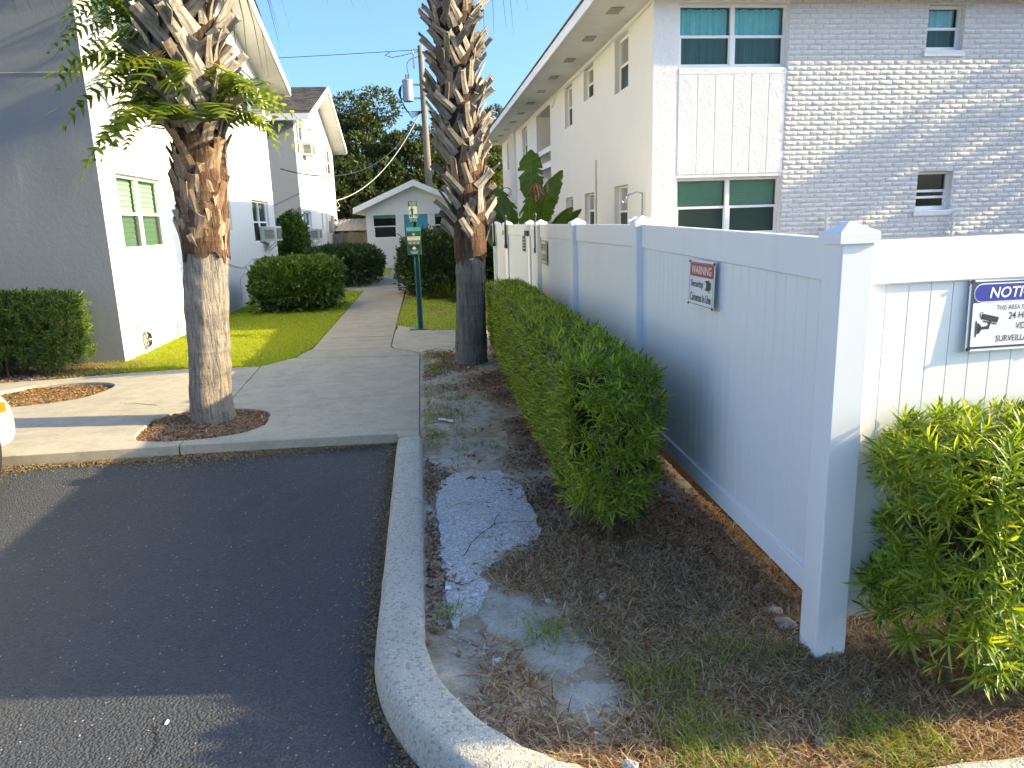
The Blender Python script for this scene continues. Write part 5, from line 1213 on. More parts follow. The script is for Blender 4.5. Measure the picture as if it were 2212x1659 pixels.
# ================================================================== buildings
class Pl:
    # a wall plane: axis 'x' (X = c, runs along Y) or 'y' (Y = c, runs along X); n = outward sign
    def __init__(s, axis, c, n): s.ax = axis; s.c = c; s.n = n
    def p(s, a, z, d=0):
        q = s.c-s.n*d
        return (q, a, z) if s.ax == 'x' else (a, q, z)
    def box(s, m, a0, a1, z0, z1, d0, d1):
        x, y = s.p(a0, z0, d0), s.p(a1, z1, d1)
        m.box(min(x[0], y[0]), max(x[0], y[0]), min(x[1], y[1]), max(x[1], y[1]), z0, z1); return m
def wall(parent, pl, a0, a1, z0, z1, holes, mat, reveal=.10, extra=(), name='wall'):
    As = sorted({a0, a1, *[h[0] for h in holes], *[h[1] for h in holes]}); Zs = sorted({z0, z1, *[h[2] for h in holes], *[h[3] for h in holes]}); m = MB()
    for i in range(len(As)-1):
        for j in range(len(Zs)-1):
            ca, cz = (As[i]+As[i+1])/2, (Zs[j]+Zs[j+1])/2
            if any(h[0] < ca < h[1] and h[2] < cz < h[3] for h in holes): continue
            m.quad(pl.p(As[i], Zs[j]), pl.p(As[i+1], Zs[j]), pl.p(As[i+1], Zs[j+1]), pl.p(As[i], Zs[j+1]))
    for h in holes:
        r = h[4] if len(h) > 4 else reveal; C_ = [(h[0], h[2]), (h[1], h[2]), (h[1], h[3]), (h[0], h[3])]
        for q in range(4): a, b = C_[q], C_[(q+1) % 4]; m.quad(pl.p(*a), pl.p(*b), pl.p(*b, r), pl.p(*a, r))
    for poly in extra: m.quad(*[pl.p(*q) for q in poly])
    return m.build(name, mat, parent)
def win(parent, pl, a0, a1, z0, z1, cols=1, up=GLASS_G, lo=GLASS_K, back='blind', d=.07, fw=.045, meet=.5, screen=True, sill=False, slats=None, label=None):
    m = MB(); f0, f1 = d-.01, d+.05; mid = z0+(z1-z0)*meet
    pl.box(m, a0, a1, z0, z0+fw, f0, f1); pl.box(m, a0, a1, z1-fw, z1, f0, f1); pl.box(m, a0, a0+fw, z0+fw, z1-fw, f0, f1); pl.box(m, a1-fw, a1, z0+fw, z1-fw, f0, f1)
    cw = (a1-a0-2*fw)/cols
    for k in range(1, cols): pl.box(m, a0+fw+cw*k-.035, a0+fw+cw*k+.035, z0+fw, z1-fw, f0-.004, f1)
    w = m.build('window', FRAME, parent, bevel=.004, label=label)
    for k in range(cols):
        x0 = a0+fw+cw*k+(.035 if k else 0); x1 = a0+fw+cw*(k+1)-(.035 if k < cols-1 else 0)
        m = MB(); pl.box(m, x0, x1, mid-.02, mid+.02, d-.002, d+.03); e = .022
        pl.box(m, x0, x0+e, z0+fw, mid-.02, d, d+.03); pl.box(m, x1-e, x1, z0+fw, mid-.02, d, d+.03); pl.box(m, x0+e, x1-e, z0+fw, z0+fw+e, d, d+.03); m.build('sash', FRAME, w)
        m = MB(); m.quad(pl.p(x0, mid+.02, d+.03), pl.p(x1, mid+.02, d+.03), pl.p(x1, z1-fw, d+.03), pl.p(x0, z1-fw, d+.03)); m.build('pane', up, w)
        m = MB(); m.quad(pl.p(x0+e, z0+fw+e, d+.015), pl.p(x1-e, z0+fw+e, d+.015), pl.p(x1-e, mid-.02, d+.015), pl.p(x0+e, mid-.02, d+.015)); m.build('pane', lo, w)
        if screen: m = MB(); m.quad(pl.p(x0+e, z0+fw+e, d+.006), pl.p(x1-e, z0+fw+e, d+.006), pl.p(x1-e, mid-.02, d+.006), pl.p(x0+e, mid-.02, d+.006)); m.build('insect_screen', SCREEN, w)
        if back == 'blind':
            m = MB(); nsl = slats or max(8, int((z1-z0)/.045)); hh = (z1-z0-2*fw)/nsl
            for q in range(nsl):
                zz = z0+fw+hh*q; m.quad(pl.p(x0+.01, zz, d+.075), pl.p(x1-.01, zz, d+.075), pl.p(x1-.01, zz+hh*.96, d+.088), pl.p(x0+.01, zz+hh*.96, d+.088))
            m.build('blind', BLIND, w)
            m = MB(); pl.box(m, x0, x1, z0+fw, z1-fw, d+.14, d+.15); m.build('dark_room', DARKROOM, w)
        elif back == 'curtain':
            m = MB(); V = []; nn = 60
            for q in range(nn+1):
                t = q/nn; dd = d+.12+.022*math.sin(t*38+2*math.sin(t*9))+.01*math.sin(t*91); V += [pl.p(x0+(x1-x0)*t, z0+fw, dd), pl.p(x0+(x1-x0)*t, z1-fw, dd-.004)]
            m.add(V, [(2*q, 2*q+2, 2*q+3, 2*q+1) for q in range(nn)]); m.build('curtain', CURTAIN, w, smooth=True)
        else:
            m = MB(); pl.box(m, x0-.02, x1+.02, z0+fw, z1-fw, d+.30, d+.31); m.build('dark_room', DARKROOM, w)
            if back == 'half': m = MB(); pl.box(m, x0+.02, x1-.02, z1-fw-.12, z1-fw, d+.08, d+.09); m.build('blind', BLIND, w)
    if sill: m = MB(); pl.box(m, a0-.04, a1+.04, z0-.095, z0-.004, -.035, .07); m.build('sill', STUCCO_R, w, bevel=.01)
    return w
def ac_unit(label, pl, a0, a1, z0, z1, out=.34):
    c = pl.p((a0+a1)/2, z0, -out/2); t = thing('window_air_conditioner', label, 'air conditioner', c, 'window air conditioners')
    m = MB(); pl.box(m, a0, a1, z0, z1, -out, .05); m.build('casing', ACW, t, bevel=.012)
    m = MB(); w = a1-a0; pl.box(m, a0+w*.08, a0+w*.92, z0+.05, z1-.05, -out-.004, -out+.01); g_ = m.build('coil_grille', ACG, t)
    m = MB()
    for k in range(1, 4): pl.box(m, a0+w*(.08+.84*k/4)-.012, a0+w*(.08+.84*k/4)+.012, z0+.05, z1-.05, -out-.009, -out-.004)
    m.build('grille_bar', ACW, t)
    m = MB(); n_ = 7; zz = (z1-z0-.14)/n_; aa = a1 if pl.ax == 'x' and pl.n > 0 else a0
    for e, sg in ((a0, -1), (a1, 1)):
        for k in range(n_): pl.box(m, e-.003, e+.003, z0+.07+zz*k, z0+.07+zz*k+zz*.5, -out+.05, -.06)
    m.build('side_louvre', ACG, t)
    m = MB(); m.bar(pl.p(a0+.06, z0-.02, -out*.9), pl.p(a0+.06, z0-.25, -.01), .02); m.bar(pl.p(a1-.06, z0-.02, -out*.9), pl.p(a1-.06, z0-.25, -.01), .02); m.build('bracket', GREYM, t)
    return t
def gable_roof(parent, x0, x1, y0, y1, ze, slope, ox, oy, th=.16, top=SHINGLE, face=.20):
    # ridge along X, gable walls at x0 and x1
    ym = (y0+y1)/2; zr = ze+slope*(y1-y0)/2; X0, X1 = x0-ox, x1+ox; YA, YB = y0-oy, y1+oy; zE = ze-slope*oy
    m = MB()
    m.quad((X0, YA, zE+th), (X1, YA, zE+th), (X1, ym, zr+th), (X0, ym, zr+th)); m.quad((X0, YB, zE+th), (X0, ym, zr+th), (X1, ym, zr+th), (X1, YB, zE+th))
    rf = m.build('roof', top, parent)
    m = MB(); m.quad((X0+.02, YA+.02, zE), (X0+.02, ym, zr), (X1-.02, ym, zr), (X1-.02, YA+.02, zE)); m.quad((X0+.02, YB-.02, zE), (X1-.02, YB-.02, zE), (X1-.02, ym, zr), (X0+.02, ym, zr)); m.build('soffit', SOFFIT, rf)
    for nm, xa in (('rake_board', X1), ('rake_board', X0-.035)):
        m = MB()
        for (ya, za, yb, zb) in ((YA, zE, ym, zr), (ym, zr, YB, zE)):
            V = [(xa, ya, za-.03), (xa, yb, zb-.03), (xa, yb, zb+th+.01), (xa, ya, za+th+.01)]; V2 = [(x+.035, y, z) for x, y, z in V]
            m.add(V+V2, [(0, 1, 2, 3), (7, 6, 5, 4), (0, 4, 5, 1), (3, 2, 6, 7), (0, 3, 7, 4), (1, 5, 6, 2)])
        m.build(nm, TRIM, rf)
    for ya in (YA-.03, YB): m = MB(); m.box(X0, X1, ya, ya+.03, zE-.04, zE+th); m.build('fascia', TRIM, rf)
    return rf
# ---------------------------------------------------------------- first left building
L1 = thing('apartment_building', 'white two-storey gabled building filling the left edge with grey front', 'building', (-3.86, 9.83, 0))
E = Pl('x', -3.86, 1); S1 = Pl('y', 9.83, -1)
ZE, SL = 5.32, .27; ym = (9.83+20.82)/2
gz_ = lambda y: ZE+SL*(min(y-9.83, 20.82-y))
hs = [(10.36, 12.12, 1.45, 2.47), (15.35, 16.15, 1.70, 2.42), (18.2, 20.08, 1.36, 2.38), (18.2, 20.15, 4.26, 5.31), (10.36, 12.12, 4.26, 5.31)]
wall(L1, E, 9.83, 20.82, 0, ZE, hs, STUCCO, .11, [[(9.83, ZE), (20.82, ZE), (ym, gz_(ym))]])
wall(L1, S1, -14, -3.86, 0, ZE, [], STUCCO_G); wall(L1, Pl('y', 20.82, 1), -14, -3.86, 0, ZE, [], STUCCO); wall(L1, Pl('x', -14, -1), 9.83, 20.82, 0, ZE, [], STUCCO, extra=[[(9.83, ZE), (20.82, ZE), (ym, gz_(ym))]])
gable_roof(L1, -14, -3.86, 9.83, 20.82, ZE, SL, .6, .55)
win(L1, E, *hs[0], 2, GLASS_P, GLASS_P, 'blind', slats=13); win(L1, E, *hs[1], 1, GLASS_K, GLASS_K, 'dark'); win(L1, E, *hs[2], 2, GLASS_K, GLASS_K, 'half'); win(L1, E, *hs[3], 2, GLASS_K, GLASS_K, 'half'); win(L1, E, *hs[4], 2, GLASS_G, GLASS_G, 'blind')
for h in hs[:1]+hs[4:]: m = MB(); E.box(m, h[0]-.05, h[1]+.05, h[2]-.09, h[2]-.004, -.03, .08); m.build('sill', STUCCO, L1, bevel=.01)
ac_unit('white window air conditioner low on the first left building', E, 19.0, 19.75, 1.40, 1.76); ac_unit('window air conditioner up by the eave of the first left building', E, 19.0, 19.75, 4.31, 4.70)
def cable(name, label, pts, r, mat, cat='cable', n=6, group=None, sag=0, sub=1):
    P = []
    for a, b in zip(pts[:-1], pts[1:]):
        a, b = Vector(a), Vector(b)
        for k in range(sub): t = k/sub; p = a.lerp(b, t); p.z -= sag*4*t*(1-t); P.append(p)
    P.append(Vector(pts[-1])); m = MB(); m.tube(P, r, n); o = m.build(name, mat); 
    return tag(o, label, cat, group)
cable('wall_cable', 'thin cable tacked across the sunlit left wall under the window', [(-3.85, 9.95, .5), (-3.85, 10.6, 1.05), (-3.85, 11.4, 1.18), (-3.85, 12.2, 1.10), (-3.85, 12.9, 1.22), (-3.85, 14, 1.05), (-3.85, 15.2, 1.1), (-3.85, 16.6, .9), (-3.85, 17.6, 1.05), (-3.85, 18.2, 1.0)], .006, CABLE_W, sub=4, sag=.03)
cable('wall_cable', 'grey wire drooping on the shaded part of the left wall', [(-3.85, 16.2, .25), (-3.85, 16.3, .7), (-3.85, 16.9, .92), (-3.85, 17.5, .78), (-3.85, 18.0, 1.05), (-3.85, 19.5, .95), (-3.85, 20.6, 1.0)], .006, CABLE_W, sub=4, sag=.06)
cable('wall_cable', 'thin horizontal wire crossing the grey left front high up', [(-9, 9.82, 3.58), (-6, 9.82, 3.57), (-3.9, 9.82, 3.58), (-3.85, 10.2, 3.42), (-3.85, 10.7, 3.2)], .006, CABLE_W)
m = MB(); 
for k in range(4): m.tube([(-3.83+.01*k, 10.55+.11*math.cos(a)*(1-.12*k)+.02*k, .26+.12*math.sin(a)*(1-.1*k)) for a in np.linspace(0, 6.1, 18)], .006, 5)
m.tube([(-3.845, 10.35, .1), (-3.845, 10.36, .5), (-3.84, 10.45, .38)], .005, 5)
m.top('coiled_wire', CABLE, 'coil of black wire hanging at the foot of the sunlit left wall', 'wire')

# ---------------------------------------------------------------- second left building
L2 = thing('apartment_building', 'white gabled building with brown shingles beyond the first left building', 'building', (-3.86, 25.5, 0))
E2 = Pl('x', -3.86, 1); ZE2, SL2 = 5.22, .30; ym2 = (25.5+36.3)/2
hs2 = [(25.95, 27.75, 4.12, 5.13), (30.15, 30.75, 4.40, 5.12), (33.3, 35.6, 3.95, 5.05), (25.95, 27.75, 1.27, 2.25), (30.45, 31.05, 1.6, 2.24), (34.9, 35.9, 1.2, 2.2)]
wall(L2, E2, 25.5, 36.3, 0, ZE2, hs2, STUCCO, .11, [[(25.5, ZE2), (36.3, ZE2), (ym2, ZE2+SL2*5.4)]])
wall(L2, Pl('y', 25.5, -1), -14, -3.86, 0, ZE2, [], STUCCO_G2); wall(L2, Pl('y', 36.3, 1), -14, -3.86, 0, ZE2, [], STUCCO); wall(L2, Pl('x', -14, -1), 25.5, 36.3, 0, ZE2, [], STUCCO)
rf2 = gable_roof(L2, -14, -3.86, 25.5, 36.3, ZE2, SL2, .6, .55)
for i, h in enumerate(hs2): win(L2, E2, *h, 2 if h[1]-h[0] > 1.2 else 1, GLASS_K, GLASS_K, 'half' if i != 1 else 'dark')
ac_unit('window air conditioner under the upper window of the second left building', E2, 26.9, 27.7, 4.13, 4.55); ac_unit('window air conditioner at the lower window of the second left building', E2, 26.9, 27.7, 1.28, 1.66)
# shingle courses on the slope that faces the camera
m = MB(); y = 24.95; row = 0; zE = ZE2-SL2*.55+.16; L_ = math.hypot(1, SL2)
while y < ym2-.05:
    x = -3.24-(.12 if row % 2 else 0); z = zE+SL2*(y-24.95)
    while x > -7.5:
        w = rnd.uniform(.16, .32); t_ = rnd.uniform(.012, .028); d_ = .19
        m.add([(x, y, z+t_), (x-w+.008, y, z+t_), (x-w+.008, y+d_, z+d_*SL2+.004), (x, y+d_, z+d_*SL2+.004), (x, y, z-.002), (x-w+.008, y, z-.002)], [(3, 2, 1, 0), (0, 1, 5, 4)]); x -= w
    y += .135; row += 1
m.build('shingle_course', SHINGLE, rf2, kind='stuff')
t = thing('electric_meter', 'electric meter boxes with conduit on the second left building wall', 'meter', (-3.75, 33.6, 1.2))
m = MB(); m.box(-3.86, -3.70, 32.6, 33.1, 1.45, 1.95); m.build('meter_box', plain('tan_box', (.38, .34, .27), .6), t, bevel=.01)
m = MB(); m.box(-3.86, -3.72, 33.3, 34.2, 1.55, 2.2); b_ = m.build('meter_box', GREYM, t, bevel=.01)
for zz in (1.75, 2.02): m = MB(); m.tube([(-3.72, 33.75, zz), (-3.62, 33.75, zz), (-3.60, 33.75, zz)], [.09, .09, .07], 14); m.build('meter_dial', CHROME, b_)
m = MB(); m.tube([(-3.80, 31.9, .05), (-3.80, 31.9, 4.9), (-3.74, 31.9, 5.0)], .035, 8); m.tube([(-3.80, 32.85, 1.95), (-3.80, 32.85, 3.2)], .03, 8); m.tube([(-3.80, 33.7, .1), (-3.80, 33.7, 1.55)], .03, 8); m.build('conduit', PIPEW, t)

# ---------------------------------------------------------------- right building
RB = thing('apartment_building', 'white two-storey building on the right with brick front and deep eave', 'building', (3.644, 11.55, 0))
WX, WY, SZ = 3.644, 11.55, 4.89
SW = Pl('x', WX, -1); SF = Pl('y', WY, -1)
hl = [(12.93, 13.83, 3.88, 4.79), (15.5, 16.4, 4.15, 4.78), (17.65, 18.53, 3.85, 4.77), (20.6, 23.0, 2.84, 4.74, 1.6), (25.0, 26.1, 3.7, 4.75), (30.0, 30.7, 3.72, 4.74), (12.95, 13.85, 1.36, 2.27), (15.5, 16.4, 1.5, 2.24), (17.65, 18.55, 1.36, 2.22), (20.6, 23.0, .1, 2.5, 1.6), (25.0, 26.1, 1.2, 2.2)]
wall(RB, SW, WY, 32.4, 0, SZ, hl, STUCCO, .13)
for i, h in enumerate(hl):
    if len(h) > 4: m = MB(); SW.box(m, h[0], h[1], h[2], h[3], 1.6, 1.66); m.build('recess_wall', STUCCO_C, RB); continue
    win(RB, SW, *h[:4], 1, GLASS_K, GLASS_K, 'blind' if i in (0, 6) else 'dark', d=.10)
m = MB(); SW.box(m, 21.0, 21.95, 2.86, 4.6, 1.58, 1.61); m.build('door', SIGNN, RB)
for z0, z1 in ((2.66, 2.84), (3.14, 3.30), (3.56, 3.70)): m = MB(); SW.box(m, 20.6, 23.0, z0, z1, .02, .10); m.build('balcony_rail', TRIM, RB)
for yy in (27.9, 28.25, 28.6, 28.95): m = MB(); SW.box(m, yy, yy+.12, .1, SZ, -.10, 0); m.build('pilaster', TRIM, RB)
fh = [(4.04, 5.78, 3.90, 4.82), (4.04, 5.78, 1.36, 2.28), (8.07, 8.69, 4.13, 4.80), (8.12, 8.74, 1.67, 2.29)]
BX0 = 5.782
wall(RB, SF, WX, BX0, 0, SZ, fh[:2], STUCCO_R, .12)
wall(RB, SF, BX0, 14, 0, SZ, fh[2:], MORTAR, .14, name='brick_backing')
wall(RB, Pl('x', 14, 1), WY, 32.4, 0, SZ, [], STUCCO); wall(RB, Pl('y', 32.4, 1), WX, 14, 0, SZ, [], STUCCO)
win(RB, SF, *fh[0], 2, GLASS_T, GLASS_T, 'curtain', d=.09); win(RB, SF, *fh[1], 2, GLASS_G, GLASS_G, 'blind', d=.09, slats=26)
win(RB, SF, *fh[2], 1, GLASS_T, GLASS_T, 'curtain', d=.10, sill=True); w4 = win(RB, SF, *fh[3], 1, GLASS_G, GLASS_K, 'dark', d=.10, sill=True, screen=False)
m = MB(); SF.box(m, 8.16, 8.70, 1.86, 1.90, .09, .13); m.build('sash', FRAME, w4)
# grooved stucco panel between the two wide windows: thin proud boards with V joints
gx = [4.04, 4.345, 4.63, 4.92, 5.21, 5.495, 5.775]
for a, b in zip(gx[:-1], gx[1:]):
    m = MB(); SF.box(m, a+.006, b-.006, 2.33, 3.80, -.005, .004); m.build('panel_board', STUCCO_R, RB, bevel=.005)
m = MB(); SF.box(m, 4.04, 5.775, 3.802, 3.895, -.006, .01); m.build('sill', STUCCO_R, RB, bevel=.012)
# bricks
def brick_mesh(w, h, seed):
    r_ = random.Random(seed); nx, nzv = 5, 3; V = []; F = []
    for j in range(nzv+1):
        for i in range(nx+1):
            e = (i in (0, nx)) or (j in (0, nzv)); V.append(((i/nx-.5)*w, -.004 if e else -.007-r_.uniform(0, .008), (j/nzv-.5)*h))
    k = nx+1
    F = [(j*k+i, j*k+i+1, (j+1)*k+i+1, (j+1)*k+i) for j in range(nzv) for i in range(nx)]
    n0 = len(V); per = [i for i in range(k)]+[j*k+nx for j in range(1, nzv+1)]+[nzv*k+i for i in range(nx-1, -1, -1)]+[j*k for j in range(nzv-1, 0, -1)]
    V += [(V[p][0], .012, V[p][2]) for p in per]; q = len(per); F += [(per[(i+1) % q], per[i], n0+i, n0+(i+1) % q) for i in range(q)]
    return V, F
CH, BL = .0742, .2225; BH = CH-.016
bricks = []; row = 0; z = 1.25
def free(x0, x1, z0, z1): return not any(x1 > h[0]-.0 and x0 < h[1]+.0 and z1 > h[2]-(.10 if h[0] > 6 else 0) and z0 < h[3] for h in fh[2:])
while z+CH < SZ:
    x = BX0-(BL/2 if row % 2 else 0)-rnd.uniform(0, .02)
    while x < 12.4:
        x0, x1 = max(x+.008, BX0+.004), x+BL-.008
        for h in fh[2:]:
            if z+CH > h[2]-.10 and z < h[3]:
                if x0 < h[0]-.04 < x1: x1 = h[0]-(.045 if z < h[2] else .003)
                if x0 < h[1]+.04 < x1: x0 = h[1]+(.045 if z < h[2] else .003)
        if x1-x0 > .04 and free(x0+.002, x1-.002, z+.004, z+CH-.004): bricks.append((x0, x1, z))
        x += BL
    z += CH; row += 1
bvar = [brick_mesh(BL-.016, BH, i) for i in range(6)]; bme = []
for v, f in bvar: me = bpy.data.meshes.new('brick'); me.from_pydata(v, [], f); me.materials.append(BRICK); bme.append(me)
vis = lambda b: math.hypot((b[0]+b[1])/2-6.2, b[2]-3.0) if 1.45 < b[2] < 4.7 else 99
bricks.sort(key=vis); rest = MB()
for i, (x0, x1, z) in enumerate(bricks):
    sc = (x1-x0)/(BL-.016); k = rnd.randrange(6); px = (x0+x1)/2; dy = rnd.uniform(-.003, .003); fl = rnd.choice((-1, 1))
    if i < 300 and sc > .97:
        o = bpy.data.objects.new('brick', bme[k]); link(o, RB); o.location = (px-3.644, WY-.004+dy-11.55, z+CH/2); o.rotation_euler = (0, math.pi if fl < 0 else 0, 0)
    else:
        V, F = bvar[k]; rest.add([(px+v[0]*sc, WY-.004+dy+v[1], z+CH/2+v[2]) for v in V], F)
rest.build('brickwork', BRICK, RB, kind='stuff')
# soffit, vents, fascia and hip roof
EX, EY0, EY1 = 2.77, 11.30, 32.6
m = MB(); m.quad((EX, EY0, SZ), (EX, EY1, SZ), (WX, EY1, SZ), (WX, EY0, SZ)); m.quad((WX, EY0, SZ), (14.6, EY0, SZ), (14.6, WY, SZ), (WX, WY, SZ)); sf = m.build('soffit', SOFFIT, RB)
for y in (12.24, 14.04, 15.85, 17.67, 19.5, 21.35, 23.3, 25.2, 27.2, 29.1, 31.1):
    m = MB(); m.box(3.13, 3.33, y-.19, y+.19, SZ-.012, SZ-.002); v_ = m.build('soffit_vent', plain('vent_metal', (.34, .31, .26), .6), sf) if y == 12.24 else m.build('soffit_vent', bpy.data.materials['vent_metal'], sf)
m = MB(); m.box(EX-.03, EX, EY0-.03, EY1+.03, SZ-.03, SZ+.15); m.box(EX, 14.6, EY0-.03, EY0, SZ-.03, SZ+.15); m.build('fascia', TRIM, RB)
m = MB(); zt = SZ+.17; A_, B_, C_, D_ = (EX-.06, EY0-.06, zt), (14.7, EY0-.06, zt), (14.7, EY1+.06, zt), (EX-.06, EY1+.06, zt); R1, R2 = (8.7, 17.0, 7.75), (8.7, 27.0, 7.75)
m.quad(A_, B_, R1); m.quad(B_, C_, R2, R1); m.quad(C_, D_, R2); m.quad(D_, A_, R1, R2); m.add([A_, B_, C_, D_]+[(x, y, zt-.025) for x, y, _ in (A_, B_, C_, D_)], [(0, 4, 5, 1), (1, 5, 6, 2), (2, 6, 7, 3), (3, 7, 4, 0), (4, 7, 6, 5)]); m.build('roof', SHINGLE, RB)
# things on the right building
t = thing('outdoor_shower', 'chrome outdoor shower head on the right building side wall', 'shower', (3.60, 11.95, .1))
m = MB(); m.tube([(3.61, 11.95, .1), (3.61, 11.95, 2.08)], .012, 8); m.tube([(3.61, 11.95, 2.08), (3.50, 11.95, 2.10), (3.38, 11.95, 2.06), (3.33, 11.95, 1.99)], .013, 8); m.build('pipe', CHROME, t, smooth=True)
m = MB(); m.tube([(3.335, 11.95, 2.0), (3.315, 11.95, 1.965), (3.295, 11.95, 1.93)], [.018, .035, .042], 12); m.build('head', CHROME, t, smooth=True)
m = MB(); m.tube([(3.62, 15.27, .08), (3.62, 15.27, 2.72)], .022, 8); m.box(3.60, 3.644, 15.23, 15.31, 2.70, 2.86); m.top('wall_conduit', PIPEW, 'white vertical conduit between lower windows of the right building', 'conduit')
cable('wall_cable', 'white cable running along the right building under the soffit', [(3.63, 11.6, 4.84), (3.63, 14, 4.82), (3.63, 15.9, 4.80), (3.63, 19.5, 4.82), (3.63, 20.2, 4.6)], .010, PIPEW, sub=4, sag=.02)
t = thing('wall_lamp', 'small white floodlight on the right building beside the balcony', 'lamp', (3.58, 20.1, 2.65))
m = MB(); m.tube([(3.64, 20.1, 2.7), (3.55, 20.1, 2.7)], .06, 10); m.build('base', ACW, t)
for dy in (-.09, .09): m = MB(); m.tube([(3.55, 20.1+dy*.4, 2.72), (3.48, 20.1+dy, 2.74), (3.40, 20.1+dy*1.3, 2.72)], [.03, .05, .065], 10); m.build('lamp_head', ACW, t)
m = MB(); m.box(4.3, 4.6, 22.3, 22.75, 3.62, 4.28); m.top('extinguisher_cabinet', REDP, 'red cabinet in the upper balcony recess', 'cabinet', bevel=.01)
for x, h in ((8.78, .45), (6.55, .3)): m = MB(); m.tube([(x, 11.5, .08), (x, 11.5, 1.55+h*.2)], .02, 8); m.top('stub_pipe', PIPEW, 'white stub pipe %s of the brick wall' % ('at the right end' if x > 8 else 'near the corner post end'), 'pipe')

# ---------------------------------------------------------------- cottage at the end of the walk
CH_ = thing('cottage', 'small white gabled cottage with blue door at the end of the walkway', 'building', (-.18, 29.33, 0))
CF = Pl('y', 29.33, -1); cx = -.18; hw = 1.87; ze = 2.36; zr = 3.16
ch = [(-1.82, -.86, 1.17, 2.14), (-.60, .31, .1, 2.08, .06), (.53, 1.49, 1.17, 2.14)]
wall(CH_, CF, cx-hw, cx+hw, 0, ze, ch, STUCCO_C, .09, [[(cx-hw, ze), (cx+hw, ze), (cx, zr)]])
wall(CH_, Pl('x', cx-hw, -1), 29.33, 37, 0, ze, [], STUCCO_C); wall(CH_, Pl('x', cx+hw, 1), 29.33, 37, 0, ze, [], STUCCO_C); wall(CH_, Pl('y', 37, 1), cx-hw, cx+hw, 0, ze, [], STUCCO_C)
for h in (ch[0], ch[2]): win(CH_, CF, *h, 1, GLASS_G, GLASS_K, 'half', d=.03, fw=.06)
m = MB(); CF.box(m, -.60, .31, .1, 2.08, .02, .06); dr = m.build('door', BLUEDOOR, CH_)
m = MB(); m.tube([(.22, 29.34, 1.02), (.22, 29.29, 1.02), (.14, 29.285, 1.02)], .014, 6); m.box(.19, .25, 29.335, 29.348, .95, 1.12); m.build('handle', BLACKM, dr)
m = MB()
for a in ((-.68, -.60, .1, 2.16), (.31, .39, .1, 2.16), (-.60, .31, 2.08, 2.16)): CF.box(m, *a, -.02, .01)
m.build('door_trim', TRIM, CH_)
sl_ = (zr-ze)/hw; ov = .42; th = .17; m = MB(); Y0, Y1 = 28.95, 37.3
for s_ in (-1, 1): m.quad((cx+s_*(hw+ov), Y0, ze-sl_*ov+th), (cx, Y0, zr+th), (cx, Y1, zr+th), (cx+s_*(hw+ov), Y1, ze-sl_*ov+th))
rf = m.build('roof', SHINGLE, CH_)
m = MB()
for s_ in (-1, 1):
    m.quad((cx+s_*(hw+ov), Y0+.01, ze-sl_*ov), (cx, Y0+.01, zr), (cx, Y1, zr), (cx+s_*(hw+ov), Y1, ze-sl_*ov))
m.build('soffit', SOFFIT, rf)
for s_ in (-1, 1):
    a, b = (cx+s_*(hw+ov), ze-sl_*ov), (cx, zr); m = MB()
    V = [(a[0], Y0, a[1]-.03), (b[0], Y0, b[1]-.03), (b[0], Y0, b[1]+th+.02), (a[0], Y0, a[1]+th+.02)]; V += [(x, y-.035, z) for x, y, z in V]
    m.add(V, [(0, 1, 2, 3), (7, 6, 5, 4), (0, 4, 5, 1), (3, 2, 6, 7), (0, 3, 7, 4), (1, 5, 6, 2)]); m.build('rake_board', TRIM, rf)
    m = MB(); m.box(a[0]-.015, a[0]+.015, Y0, Y1, a[1]-.03, a[1]+th); m.build('fascia', TRIM, rf)

# ---------------------------------------------------------------- wooden fence and shed roof beside the cottage
wf = thing('wooden_fence', 'weathered grey picket fence between second left building and cottage', 'fence', (-2.95, 33.5, 0))
x = -3.84
while x < -2.1:
    w = rnd.uniform(.085, .10); h = 1.45+rnd.uniform(-.05, .05); m = MB(); m.add([(x, 33.5, .05), (x+w, 33.5, .05), (x+w, 33.5, h-.03), (x+w*.5, 33.5, h), (x, 33.5, h-.03)]+[(x+dx, 33.52, zz) for dx, zz in ((0, .05), (w, .05), (w, h-.03), (w*.5, h), (0, h-.03))], [(0, 1, 2, 3, 4), (9, 8, 7, 6, 5)]+[(i, i+5, (i+1) % 5+5, (i+1) % 5) for i in range(5)]); m.build('plank', PLANK, wf); x += w+.012
for z in (.4, 1.1): m = MB(); m.box(-3.84, -2.08, 33.521, 33.56, z, z+.08); m.build('rail', PLANK, wf)
m = MB(); n_ = 26
V = [(-4.2+2.2*i/n_, yy, zz+.018*(i % 2)) for i in range(n_+1) for yy, zz in ((34.2, 1.5), (37.5, 2.05))]
m.add(V, [(2*i, 2*i+2, 2*i+3, 2*i+1) for i in range(n_)]); m.box(-4.1, -2.1, 37.3, 37.4, 0, 2.0); m.top('shed_roof', plain('rusty_grey_sheet', (.24, .22, .20), .7, var=.3, scale=5), 'low grey corrugated shed roof showing above the wooden fence', 'roof')
